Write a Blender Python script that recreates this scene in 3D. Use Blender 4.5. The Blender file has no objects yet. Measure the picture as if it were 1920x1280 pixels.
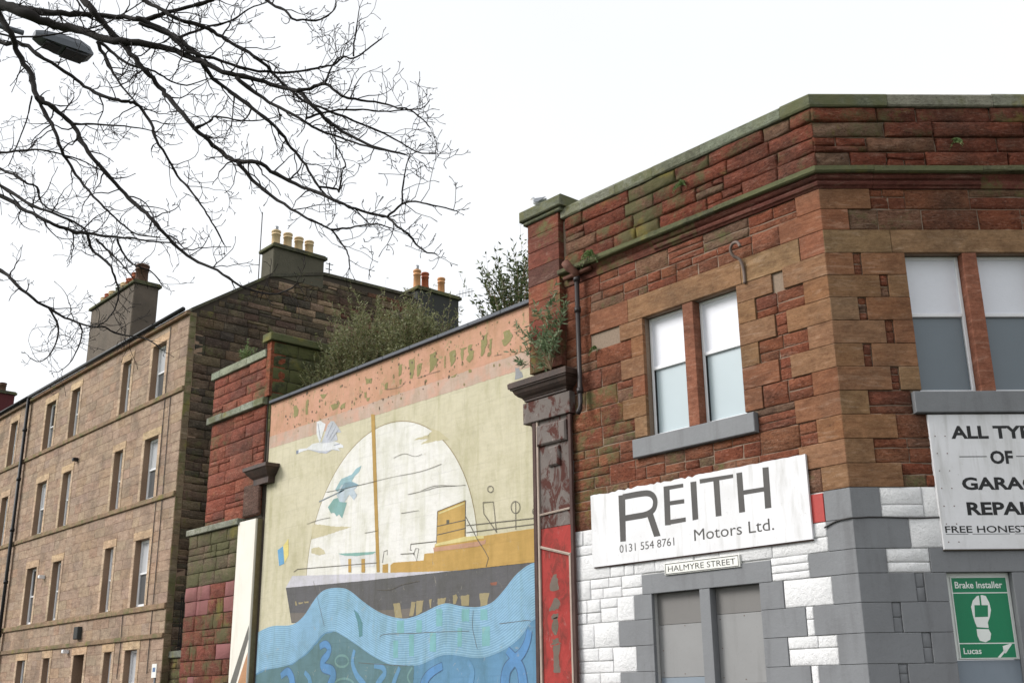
import bpy, math, random
from mathutils import Vector, Matrix
import mathutils.noise as mnoise
random.seed(11)
SC = bpy.context.scene
COL = SC.collection
R = math.radians
CAM_RIGHT=(0.660025, 0.751169, -0.010637)
CAM_UP=(0.236041, -0.193917, 0.952198)
CAM_BACK=(0.713199, -0.630985, -0.305296)
SUN_DISC=(-20.832,4.503,3.278)
WAVE_TOP=[(-26.443, 3.346), (-25.659, 3.481), (-24.701, 3.461), (-24.164, 3.625), (-23.691, 3.985), (-23.353, 4.164), (-22.941, 4.206), (-22.466, 4.17), (-22.13, 4.072), (-21.6, 3.804), (-21.091, 3.581), (-20.601, 3.432), (-20.071, 3.344), (-19.673, 3.36), (-19.231, 3.447), (-18.853, 3.536), (-18.535, 3.562), (-18.17, 3.49), (-17.764, 3.433), (-17.418, 3.425), (-17.078, 3.494), (-16.744, 3.697), (-16.414, 3.942), (-16.045, 4.104), (-15.731, 4.143)]
WAVE_BOTTOM=[(-26.32, 2.315), (-25.857, 2.438), (-25.395, 2.463), (-24.576, 2.533), (-23.874, 2.766), (-23.405, 3.036), (-23.141, 3.186), (-22.737, 3.22), (-22.331, 3.094), (-21.739, 2.86), (-21.106, 2.599), (-20.444, 2.396), (-19.926, 2.365), (-19.372, 2.381), (-18.575, 2.544), (-17.567, 2.448), (-17.087, 2.491), (-16.619, 2.621), (-16.253, 2.808), (-15.98, 3.055), (-15.737, 3.128)]
MURAL=[('painted_white_sky', 1, (228, 226, 220), [[(-23.874, 4.648), (-23.882, 5.439), (-22.219, 5.561), (-18.931, 5.05), (-17.946, 5.198), (-17.945, 4.841), (-18.917, 4.189)]]), ('painted_cloud', 3, (216, 206, 172), [[(-23.825, 5.82), (-23.044, 5.669), (-22.185, 5.557), (-23.032, 5.498), (-23.941, 5.457), (-23.965, 5.739)], [(-23.937, 5.234), (-23.577, 5.235), (-23.356, 5.136), (-23.278, 5.034), (-23.561, 5.035), (-23.928, 5.118)]]), ('painted_cloud', 3, (212, 202, 166), [[(-19.809, 7.213), (-19.202, 7.24), (-19.31, 7.209), (-19.122, 7.293), (-19.215, 7.371), (-18.879, 7.249), (-18.508, 6.983), (-18.77, 7.029), (-19.527, 7.068), (-19.254, 7.132)]]), ('painted_bird', 3, (238, 240, 246), [[(-23.948, 8.411), (-23.771, 8.409), (-23.516, 8.272), (-23.605, 8.077), (-23.761, 7.828), (-23.922, 8.096)], [(-24.875, 7.813), (-24.73, 7.848), (-24.362, 7.804), (-24.082, 7.872), (-23.727, 7.849), (-23.103, 7.777), (-22.69, 7.592), (-22.653, 7.53), (-22.92, 7.557), (-22.781, 7.459), (-23.156, 7.56), (-23.425, 7.511), (-23.777, 7.589), (-24.286, 7.753), (-24.649, 7.756), (-24.852, 7.731)]]), ('painted_bird_wing', 4, (204, 208, 222), [[(-23.277, 8.303), (-23.138, 8.277), (-22.958, 8.11), (-22.778, 7.926), (-23.015, 7.969), (-22.934, 7.766), (-23.238, 7.763), (-23.69, 7.815), (-23.532, 8.025), (-23.409, 8.232)]]), ('painted_bird_belly', 4, (200, 204, 220), [[(-24.287, 7.76), (-23.781, 7.64), (-23.429, 7.569), (-23.089, 7.568), (-22.781, 7.467), (-23.156, 7.564), (-23.425, 7.511), (-23.777, 7.589)]]), ('painted_bird_beak', 4, (130, 140, 160), [[(-24.891, 7.828), (-24.765, 7.822), (-24.778, 7.73), (-24.867, 7.733)]]), ('painted_figure_robe', 4, (136, 182, 182), [[(-23.02, 6.316), (-22.846, 6.33), (-22.631, 6.206), (-22.423, 6.159), (-22.514, 5.982), (-22.605, 5.805), (-22.749, 5.918), (-22.85, 5.881), (-22.962, 5.983), (-23.102, 5.989), (-23.255, 6.155)]]), ('painted_figure_scarf', 4, (160, 198, 210), [[(-22.951, 6.546), (-22.702, 6.765), (-22.251, 6.806), (-22.067, 6.921), (-21.848, 6.959), (-21.935, 6.829), (-22.12, 6.75), (-22.241, 6.642), (-21.917, 6.505), (-22.168, 6.47), (-22.486, 6.443), (-22.881, 6.481)]]), ('painted_figure_body', 5, (200, 214, 228), [[(-22.885, 6.393), (-22.692, 6.616), (-22.349, 6.604), (-22.006, 6.478), (-22.136, 6.421), (-21.994, 6.27), (-22.122, 6.175), (-22.333, 6.336), (-22.526, 6.173), (-22.735, 6.22)]]), ('painted_figure_arm', 6, (132, 166, 186), [[(-22.557, 6.653), (-22.283, 6.632), (-21.907, 6.501), (-22.275, 6.498), (-22.546, 6.48), (-22.816, 6.403)]]), ('painted_mast', 5, (196, 156, 76), [[(-21.514, 8.14), (-21.357, 8.095), (-20.987, 4.405), (-21.112, 4.416)]]), ('painted_hull', 4, (86, 85, 92), [[(-25.055, 4.378), (-21.498, 4.264), (-18.174, 4.195), (-15.731, 4.143), (-15.718, 3.012), (-24.705, 3.506)]]), ('painted_hull_keel', 5, (112, 104, 100), [[(-24.78, 3.745), (-23.954, 3.705), (-20.252, 3.544), (-19.735, 3.544), (-19.898, 3.307), (-20.243, 3.294), (-24.707, 3.525)]]), ('painted_hull_strake', 5, (214, 212, 224), [[(-24.776, 4.645), (-20.943, 4.381), (-18.331, 4.199), (-18.174, 4.198), (-21.498, 4.264), (-25.055, 4.378)]]), ('painted_superstructure', 4, (204, 162, 82), [[(-18.982, 4.815), (-17.362, 4.808), (-15.714, 4.781), (-15.731, 4.137), (-18.174, 4.191), (-19.082, 4.236)], [(-20.584, 4.523), (-20.466, 4.57), (-19.365, 4.51), (-19.34, 4.652), (-19.023, 4.633), (-19.082, 4.236), (-20.578, 4.36)], [(-20.889, 4.561), (-20.676, 4.566), (-20.668, 4.368), (-20.882, 4.386)]]), ('painted_bridge', 5, (208, 168, 88), [[(-18.895, 5.5), (-17.947, 5.609), (-17.945, 4.834), (-18.911, 4.815)]]), ('painted_bridge_edge', 6, (232, 216, 150), [[(-18.928, 4.823), (-17.945, 4.857), (-17.362, 4.815), (-17.363, 4.761), (-17.97, 4.763), (-18.982, 4.772)], [(-18.855, 5.461), (-17.983, 5.564), (-17.983, 5.531), (-18.844, 5.429)]]), ('painted_band', 6, (204, 154, 126), [[(-19.036, 4.745), (-17.363, 4.713), (-17.288, 4.737), (-17.314, 4.645), (-17.563, 4.614), (-19.007, 4.658)]]), ('painted_porthole', 7, (90, 84, 70), [[(-18.581, 5.276), (-18.489, 5.265), (-18.488, 5.182), (-18.58, 5.193)]]), ('painted_cabin', 5, (234, 234, 236), [[(-22.687, 4.975), (-21.15, 4.857), (-21.197, 4.544), (-22.565, 4.669)]]), ('painted_cabin_roof', 6, (136, 184, 178), [[(-22.722, 4.99), (-21.151, 4.875), (-21.274, 4.834), (-21.914, 4.851), (-22.446, 4.914)]]), ('painted_davit', 7, (204, 162, 82), [[(-22.274, 4.824), (-22.154, 4.813), (-22.136, 4.503), (-22.255, 4.514)], [(-21.728, 4.772), (-21.587, 4.758), (-21.571, 4.454), (-21.712, 4.466)]]), ('painted_flag', 3, (104, 172, 222), [[(-25.568, 5.362), (-25.3, 5.434), (-25.192, 4.987), (-25.446, 4.951)]]), ('painted_flag', 3, (244, 226, 140), [[(-25.3, 5.434), (-25.059, 5.596), (-25.003, 5.186), (-25.192, 4.987)]]), ('painted_letter', 6, (164, 150, 112), [[(-20.445, 3.691), (-20.187, 3.684), (-20.101, 3.359), (-20.363, 3.374)], [(-19.767, 3.679), (-19.625, 3.669), (-19.702, 3.378), (-19.844, 3.386)], [(-19.603, 3.684), (-19.346, 3.682), (-19.396, 3.441), (-19.606, 3.372)], [(-19.154, 3.685), (-19.061, 3.685), (-19.079, 3.502), (-19.123, 3.505)], [(-18.855, 3.68), (-18.562, 3.676), (-18.614, 3.568), (-18.853, 3.536)], [(-18.353, 3.708), (-18.249, 3.733), (-18.197, 3.65), (-18.263, 3.528), (-18.336, 3.533)], [(-18.104, 3.681), (-17.815, 3.685), (-17.839, 3.462), (-18.067, 3.484)], [(-17.505, 3.678), (-17.197, 3.676), (-17.271, 3.446), (-17.467, 3.429)], [(-24.581, 4.009), (-24.522, 4.016), (-24.468, 3.914), (-24.542, 3.912)], [(-24.414, 3.971), (-24.194, 3.971), (-24.22, 3.935), (-24.397, 3.94)], [(-24.159, 3.98), (-23.963, 3.985), (-23.945, 3.939), (-24.118, 3.936)]]), ('painted_reflection', 8, (124, 186, 194), [[(-20.404, 2.904), (-20.23, 2.896), (-20.217, 2.536), (-20.391, 2.542)], [(-19.833, 3.009), (-19.664, 3.001), (-19.652, 2.549), (-19.819, 2.555)], [(-20.285, 3.313), (-20.024, 3.298), (-20.015, 3.034), (-20.275, 3.047)], [(-19.587, 3.29), (-19.392, 3.279), (-19.386, 3.02), (-19.581, 3.029)], [(-19.113, 3.007), (-18.898, 2.996), (-18.892, 2.617), (-19.106, 2.625)], [(-18.895, 3.468), (-18.692, 3.455), (-18.687, 3.112), (-18.889, 3.122)], [(-18.193, 3.055), (-18.055, 3.047), (-18.053, 2.678), (-18.19, 2.684)], [(-18.052, 3.414), (-17.814, 3.399), (-17.814, 3.158), (-18.051, 3.171)], [(-17.467, 3.376), (-17.248, 3.362), (-17.249, 3.156), (-17.467, 3.169)], [(-17.419, 3.045), (-17.178, 3.032), (-17.18, 2.658), (-17.421, 2.668)]]), ('painted_fish', 8, (82, 142, 154), [[(-21.975, 3.654), (-21.777, 3.554), (-21.607, 3.336), (-21.592, 3.059), (-21.717, 3.031), (-21.797, 3.346)]]), ('painted_rust', 5, (146, 82, 62), [[(-17.172, 3.868), (-16.955, 3.866), (-16.98, 3.806), (-17.148, 3.814)]]), ('painted_reef', 7, (84, 126, 138), [[(-22.736, 3.212), (-22.331, 3.087), (-21.738, 2.853), (-21.106, 2.592), (-20.443, 2.39), (-19.647, 2.364), (-19.68, 1.569), (-26.234, 1.594), (-26.319, 2.308), (-25.857, 2.43), (-25.394, 2.456), (-24.575, 2.526), (-23.873, 2.758), (-23.404, 3.029), (-23.14, 3.179)]]), ('painted_cat', 4, (158, 160, 168), [[(-16.348, 8.111), (-16.308, 8.079), (-16.252, 8.078), (-16.235, 8.097), (-16.223, 8.025), (-16.155, 7.964), (-16.114, 7.853), (-16.372, 7.852), (-16.344, 7.961)]]), ('peeled_patch', 4, (148, 140, 84), [[(-25.139, 9.042), (-24.991, 9.073), (-24.863, 8.906), (-24.902, 8.753), (-25.073, 8.746)], [(-24.508, 9.076), (-24.384, 9.082), (-24.402, 8.696), (-24.497, 8.694)], [(-21.801, 9.064), (-21.514, 9.038), (-21.539, 8.913), (-21.761, 8.924)], [(-21.834, 8.734), (-21.719, 8.721), (-21.725, 8.58), (-21.816, 8.618)], [(-21.743, 8.565), (-21.554, 8.563), (-21.612, 8.483), (-21.721, 8.498)], [(-20.974, 8.754), (-20.853, 8.764), (-20.859, 8.619), (-20.957, 8.622)], [(-20.446, 9.11), (-20.297, 9.094), (-20.307, 8.861), (-20.406, 8.811)], [(-20.403, 8.738), (-20.303, 8.745), (-20.322, 8.612), (-20.387, 8.619)], [(-20.035, 9.124), (-19.832, 9.13), (-19.798, 8.925), (-19.877, 8.658), (-19.963, 8.659), (-19.998, 8.864)], [(-19.713, 8.941), (-19.514, 8.931), (-19.567, 8.766), (-19.677, 8.631), (-19.725, 8.731)], [(-19.237, 9.078), (-18.989, 9.089), (-19.015, 8.973), (-18.931, 8.866), (-19.12, 8.7), (-19.24, 8.622)], [(-18.715, 8.919), (-18.645, 8.92), (-18.674, 8.633), (-18.717, 8.625)], [(-18.528, 8.961), (-18.29, 8.956), (-18.314, 8.687), (-18.472, 8.621), (-18.5, 8.799)], [(-18.133, 8.935), (-17.9, 8.929), (-18.029, 8.875), (-18.043, 8.658), (-18.116, 8.658)], [(-17.9, 8.929), (-17.721, 8.953), (-17.797, 8.82), (-17.671, 8.772), (-17.696, 8.61), (-17.848, 8.562), (-17.951, 8.67), (-17.848, 8.747)], [(-17.444, 8.952), (-17.22, 9.081), (-17.246, 8.836), (-17.371, 8.6), (-17.445, 8.601)], [(-17.147, 8.912), (-17.073, 8.92), (-17.101, 8.569), (-17.174, 8.57)], [(-16.71, 8.967), (-16.52, 8.968), (-16.405, 8.792), (-16.524, 8.691), (-16.691, 8.634), (-16.76, 8.782), (-16.665, 8.808)], [(-17.848, 8.394), (-17.746, 8.387), (-17.746, 8.321), (-17.837, 8.324)], [(-18.469, 8.381), (-18.26, 8.402), (-18.285, 8.357), (-18.443, 8.348)], [(-23.824, 9.093), (-23.505, 9.066), (-23.603, 8.969), (-23.744, 8.978)], [(-23.306, 8.713), (-22.896, 8.707), (-22.957, 8.605), (-23.226, 8.562)], [(-22.824, 8.635), (-22.625, 8.652), (-22.682, 8.512), (-22.885, 8.533)]])]
MURAL_LINES=[('painted_line', 7, (104, 98, 92), 0.016, [[(-18.894, 5.497), (-17.947, 5.606)], [(-17.947, 5.606), (-17.96, 4.869)], [(-18.894, 5.497), (-18.922, 4.822)], [(-17.919, 5.081), (-15.709, 4.971)], [(-17.919, 4.935), (-15.712, 4.859)], [(-17.384, 5.484), (-17.061, 5.457), (-16.969, 4.827)], [(-17.384, 5.484), (-17.36, 5.255), (-16.96, 4.832)], [(-16.388, 5.382), (-16.389, 4.823)], [(-16.26, 5.24), (-16.271, 5.196), (-16.3, 5.162), (-16.342, 5.142), (-16.393, 5.139), (-16.443, 5.155), (-16.485, 5.186), (-16.513, 5.228), (-16.522, 5.275), (-16.512, 5.319), (-16.482, 5.354), (-16.439, 5.374), (-16.389, 5.376), (-16.338, 5.36), (-16.296, 5.329), (-16.269, 5.287), (-16.26, 5.24)], [(-15.769, 5.094), (-15.774, 5.071), (-15.788, 5.053), (-15.809, 5.042), (-15.833, 5.041), (-15.857, 5.049), (-15.877, 5.064), (-15.891, 5.086), (-15.895, 5.11), (-15.889, 5.133), (-15.875, 5.151), (-15.854, 5.161), (-15.83, 5.163), (-15.806, 5.155), (-15.786, 5.139), (-15.773, 5.118), (-15.769, 5.094)], [(-15.833, 5.041), (-15.83, 4.819)], [(-17.059, 5.711), (-17.066, 5.687), (-17.085, 5.669), (-17.114, 5.659), (-17.149, 5.659), (-17.183, 5.668), (-17.212, 5.687), (-17.231, 5.71), (-17.238, 5.736), (-17.231, 5.76), (-17.211, 5.778), (-17.182, 5.788), (-17.148, 5.788), (-17.113, 5.778), (-17.085, 5.76), (-17.066, 5.736), (-17.059, 5.711)], [(-17.946, 5.277), (-17.562, 4.76), (-17.314, 4.487), (-17.217, 4.352), (-17.291, 4.188)], [(-19.83, 4.912), (-19.855, 4.778), (-19.797, 4.772)], [(-20.204, 4.728), (-19.709, 4.695), (-19.619, 4.518), (-19.54, 4.78), (-19.654, 4.792), (-19.737, 4.664)], [(-20.891, 4.603), (-20.84, 4.844), (-20.707, 4.865), (-20.715, 4.761)], [(-24.709, 4.736), (-24.526, 4.79), (-21.108, 4.624)], [(-18.906, 5.181), (-17.946, 5.198)], [(-18.914, 4.998), (-17.945, 5.029)], [(-19.83, 4.905), (-18.928, 4.866)]]), ('crack', 9, (96, 88, 80), 0.01, [[(-23.354, 6.536), (-22.548, 6.51), (-21.321, 6.49)], [(-24.174, 5.861), (-23.628, 5.893), (-23.13, 5.889)], [(-19.979, 6.008), (-19.284, 6.008), (-18.892, 6.02), (-18.292, 5.957)], [(-21.081, 4.028), (-20.563, 3.988), (-20.153, 4.058), (-19.495, 4.089)], [(-20.912, 2.994), (-20.705, 3.051), (-19.664, 3.017), (-19.113, 3.013), (-17.813, 2.973)], [(-21.718, 2.484), (-21.099, 2.438), (-19.87, 2.364)], [(-17.689, 3.366), (-17.714, 3.06), (-17.64, 2.813), (-17.567, 2.628)], [(-23.764, 4.439), (-23.471, 3.878), (-23.187, 3.35)], [(-20.204, 5.622), (-19.56, 5.602)], [(-21.617, 5.348), (-21.109, 5.341)], [(-16.893, 3.061), (-16.158, 3.08), (-15.98, 3.061)]]), ('crack', 9, (96, 88, 80), 0.009, [[(-20.544, 6.924), (-20.141, 6.954), (-19.742, 6.827), (-19.466, 6.831)], [(-21.854, 6.495), (-20.645, 6.491), (-19.512, 6.453), (-18.763, 6.5)], [(-19.502, 6.02), (-18.966, 6.058), (-18.293, 5.96), (-17.942, 5.925)], [(-20.908, 8.611), (-20.368, 8.557), (-20.136, 8.644)], [(-19.676, 8.614), (-19.229, 8.619), (-18.846, 8.603)], [(-17.004, 8.513), (-16.764, 8.489)]]), ('painted_feather', 5, (168, 172, 192), 0.02, [[(-23.17, 8.245), (-23.455, 7.915)], [(-23.026, 8.123), (-23.346, 7.839)], [(-22.905, 8.024), (-23.241, 7.801)], [(-23.873, 8.358), (-23.735, 7.946)], [(-22.827, 7.653), (-23.095, 7.663)]]), ('painted_spear', 5, (140, 150, 160), 0.03, [[(-23.664, 6.345), (-22.546, 6.48)]]), ('painted_tentacle', 9, (84, 146, 204), 0.25, [[(-23.359, 2.89), (-23.123, 2.945), (-22.945, 2.838), (-23.003, 2.699), (-23.196, 2.564), (-23.152, 2.421), (-22.809, 2.342), (-22.733, 2.201), (-22.851, 1.995), (-22.893, 1.65)], [(-25.07, 2.269), (-24.782, 2.373), (-24.584, 2.24), (-24.49, 2.02)], [(-16.028, 2.899), (-16.099, 2.686), (-16.259, 2.491), (-16.533, 2.327), (-16.718, 2.13), (-16.771, 1.615)], [(-16.666, 2.564), (-16.441, 2.382), (-16.266, 2.148), (-16.189, 1.611)], [(-18.677, 2.33), (-18.991, 2.23), (-19.203, 2.11), (-19.307, 1.94), (-19.301, 1.629)]]), ('painted_tentacle', 9, (96, 154, 200), 0.18, [[(-21.892, 2.763), (-21.959, 2.491), (-21.766, 2.214), (-21.442, 1.973), (-21.363, 1.641)], [(-23.979, 2.335), (-23.755, 2.187), (-23.705, 2.008)], [(-21.097, 2.398), (-20.795, 2.357), (-20.701, 2.223), (-20.958, 1.998), (-21.001, 1.639)], [(-20.153, 2.339), (-20.37, 1.989), (-20.415, 1.636)], [(-17.862, 2.398), (-17.714, 2.213), (-17.763, 1.976), (-17.812, 1.621)]]), ('painted_tentacle_outline', 8, (62, 104, 146), 0.3, [[(-23.359, 2.89), (-23.123, 2.945), (-22.945, 2.838), (-23.003, 2.699), (-23.196, 2.564), (-23.152, 2.421), (-22.809, 2.342), (-22.733, 2.201), (-22.851, 1.995), (-22.893, 1.65)], [(-25.07, 2.269), (-24.782, 2.373), (-24.584, 2.24), (-24.49, 2.02)], [(-16.028, 2.899), (-16.099, 2.686), (-16.259, 2.491), (-16.533, 2.327), (-16.718, 2.13), (-16.771, 1.615)], [(-16.666, 2.564), (-16.441, 2.382), (-16.266, 2.148), (-16.189, 1.611)], [(-18.677, 2.33), (-18.991, 2.23), (-19.203, 2.11), (-19.307, 1.94), (-19.301, 1.629)]]), ('painted_swirl', 8, (112, 156, 160), 0.05, [[(-22.121, 2.53), (-22.139, 2.483), (-22.195, 2.445), (-22.281, 2.42), (-22.385, 2.414), (-22.491, 2.426), (-22.583, 2.456), (-22.646, 2.498), (-22.67, 2.547), (-22.652, 2.595), (-22.595, 2.634), (-22.507, 2.658), (-22.402, 2.664), (-22.296, 2.651), (-22.206, 2.621), (-22.144, 2.578), (-22.121, 2.53)], [(-21.88, 2.014), (-21.906, 1.962), (-21.986, 1.92), (-22.108, 1.892), (-22.254, 1.884), (-22.403, 1.896), (-22.532, 1.927), (-22.621, 1.973), (-22.654, 2.026), (-22.628, 2.079), (-22.545, 2.122), (-22.42, 2.149), (-22.272, 2.157), (-22.123, 2.143), (-21.997, 2.111), (-21.912, 2.066), (-21.88, 2.014)], [(-19.701, 2.327), (-19.863, 2.14), (-19.691, 1.946)]])]
REITH=[('R', [[(-13.508, 5.075), (-13.346, 5.07), (-13.373, 4.259), (-13.506, 4.263)], [(-12.861, 4.655), (-12.72, 4.663), (-12.574, 4.262), (-12.72, 4.263)]]), ('E', [[(-12.453, 5.084), (-12.32, 5.081), (-12.337, 4.418), (-12.464, 4.424)], [(-12.333, 5.079), (-12.017, 5.072), (-12.018, 5.008), (-12.334, 5.011)], [(-12.33, 4.818), (-12.016, 4.811), (-12.017, 4.74), (-12.331, 4.747)], [(-12.336, 4.505), (-12.006, 4.506), (-12.007, 4.433), (-12.341, 4.428)]]), ('I', [[(-11.863, 5.072), (-11.736, 5.069), (-11.741, 4.442), (-11.863, 4.435)]]), ('T', [[(-11.665, 5.091), (-10.975, 5.072), (-10.977, 5.01), (-11.663, 5.017)], [(-11.382, 5.02), (-11.26, 5.018), (-11.262, 4.438), (-11.379, 4.438)]]), ('H', [[(-10.909, 5.077), (-10.795, 5.075), (-10.793, 4.44), (-10.91, 4.44)], [(-10.398, 5.084), (-10.282, 5.078), (-10.29, 4.441), (-10.409, 4.442)], [(-10.81, 4.784), (-10.391, 4.779), (-10.394, 4.71), (-10.813, 4.711)]])]
REITH_BOWL=[(-13.403, 5.034), (-13.128, 5.036), (-12.86, 5.026), (-12.738, 4.989), (-12.669, 4.916), (-12.657, 4.832), (-12.689, 4.744), (-12.771, 4.689), (-12.905, 4.66), (-13.151, 4.658), (-13.387, 4.657)]
FOOT=[(1.778, 3.017), (1.829, 3.002), (1.867, 2.909), (1.877, 2.807), (1.847, 2.707), (1.807, 2.635), (1.808, 2.558), (1.643, 2.571), (1.622, 2.637), (1.604, 2.738), (1.596, 2.853), (1.632, 2.94), (1.701, 3.003)]
HEEL=[(1.633, 2.545), (1.805, 2.541), (1.832, 2.478), (1.809, 2.398), (1.738, 2.362), (1.658, 2.383), (1.632, 2.451)]
FOOT_HOLE=[(1.647, 2.876), (1.841, 2.874), (1.821, 2.713), (1.632, 2.709)]
FOOT_SLIT=[(1.731, 3.026), (1.755, 3.026), (1.751, 2.875), (1.728, 2.875)]
LUCAS_SLASH=[[(1.877, 2.152), (1.997, 2.263), (2.017, 2.243), (1.921, 2.151)], [(1.973, 2.306), (2.082, 2.339), (2.111, 2.333), (2.003, 2.207), (1.976, 2.221)]]
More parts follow.
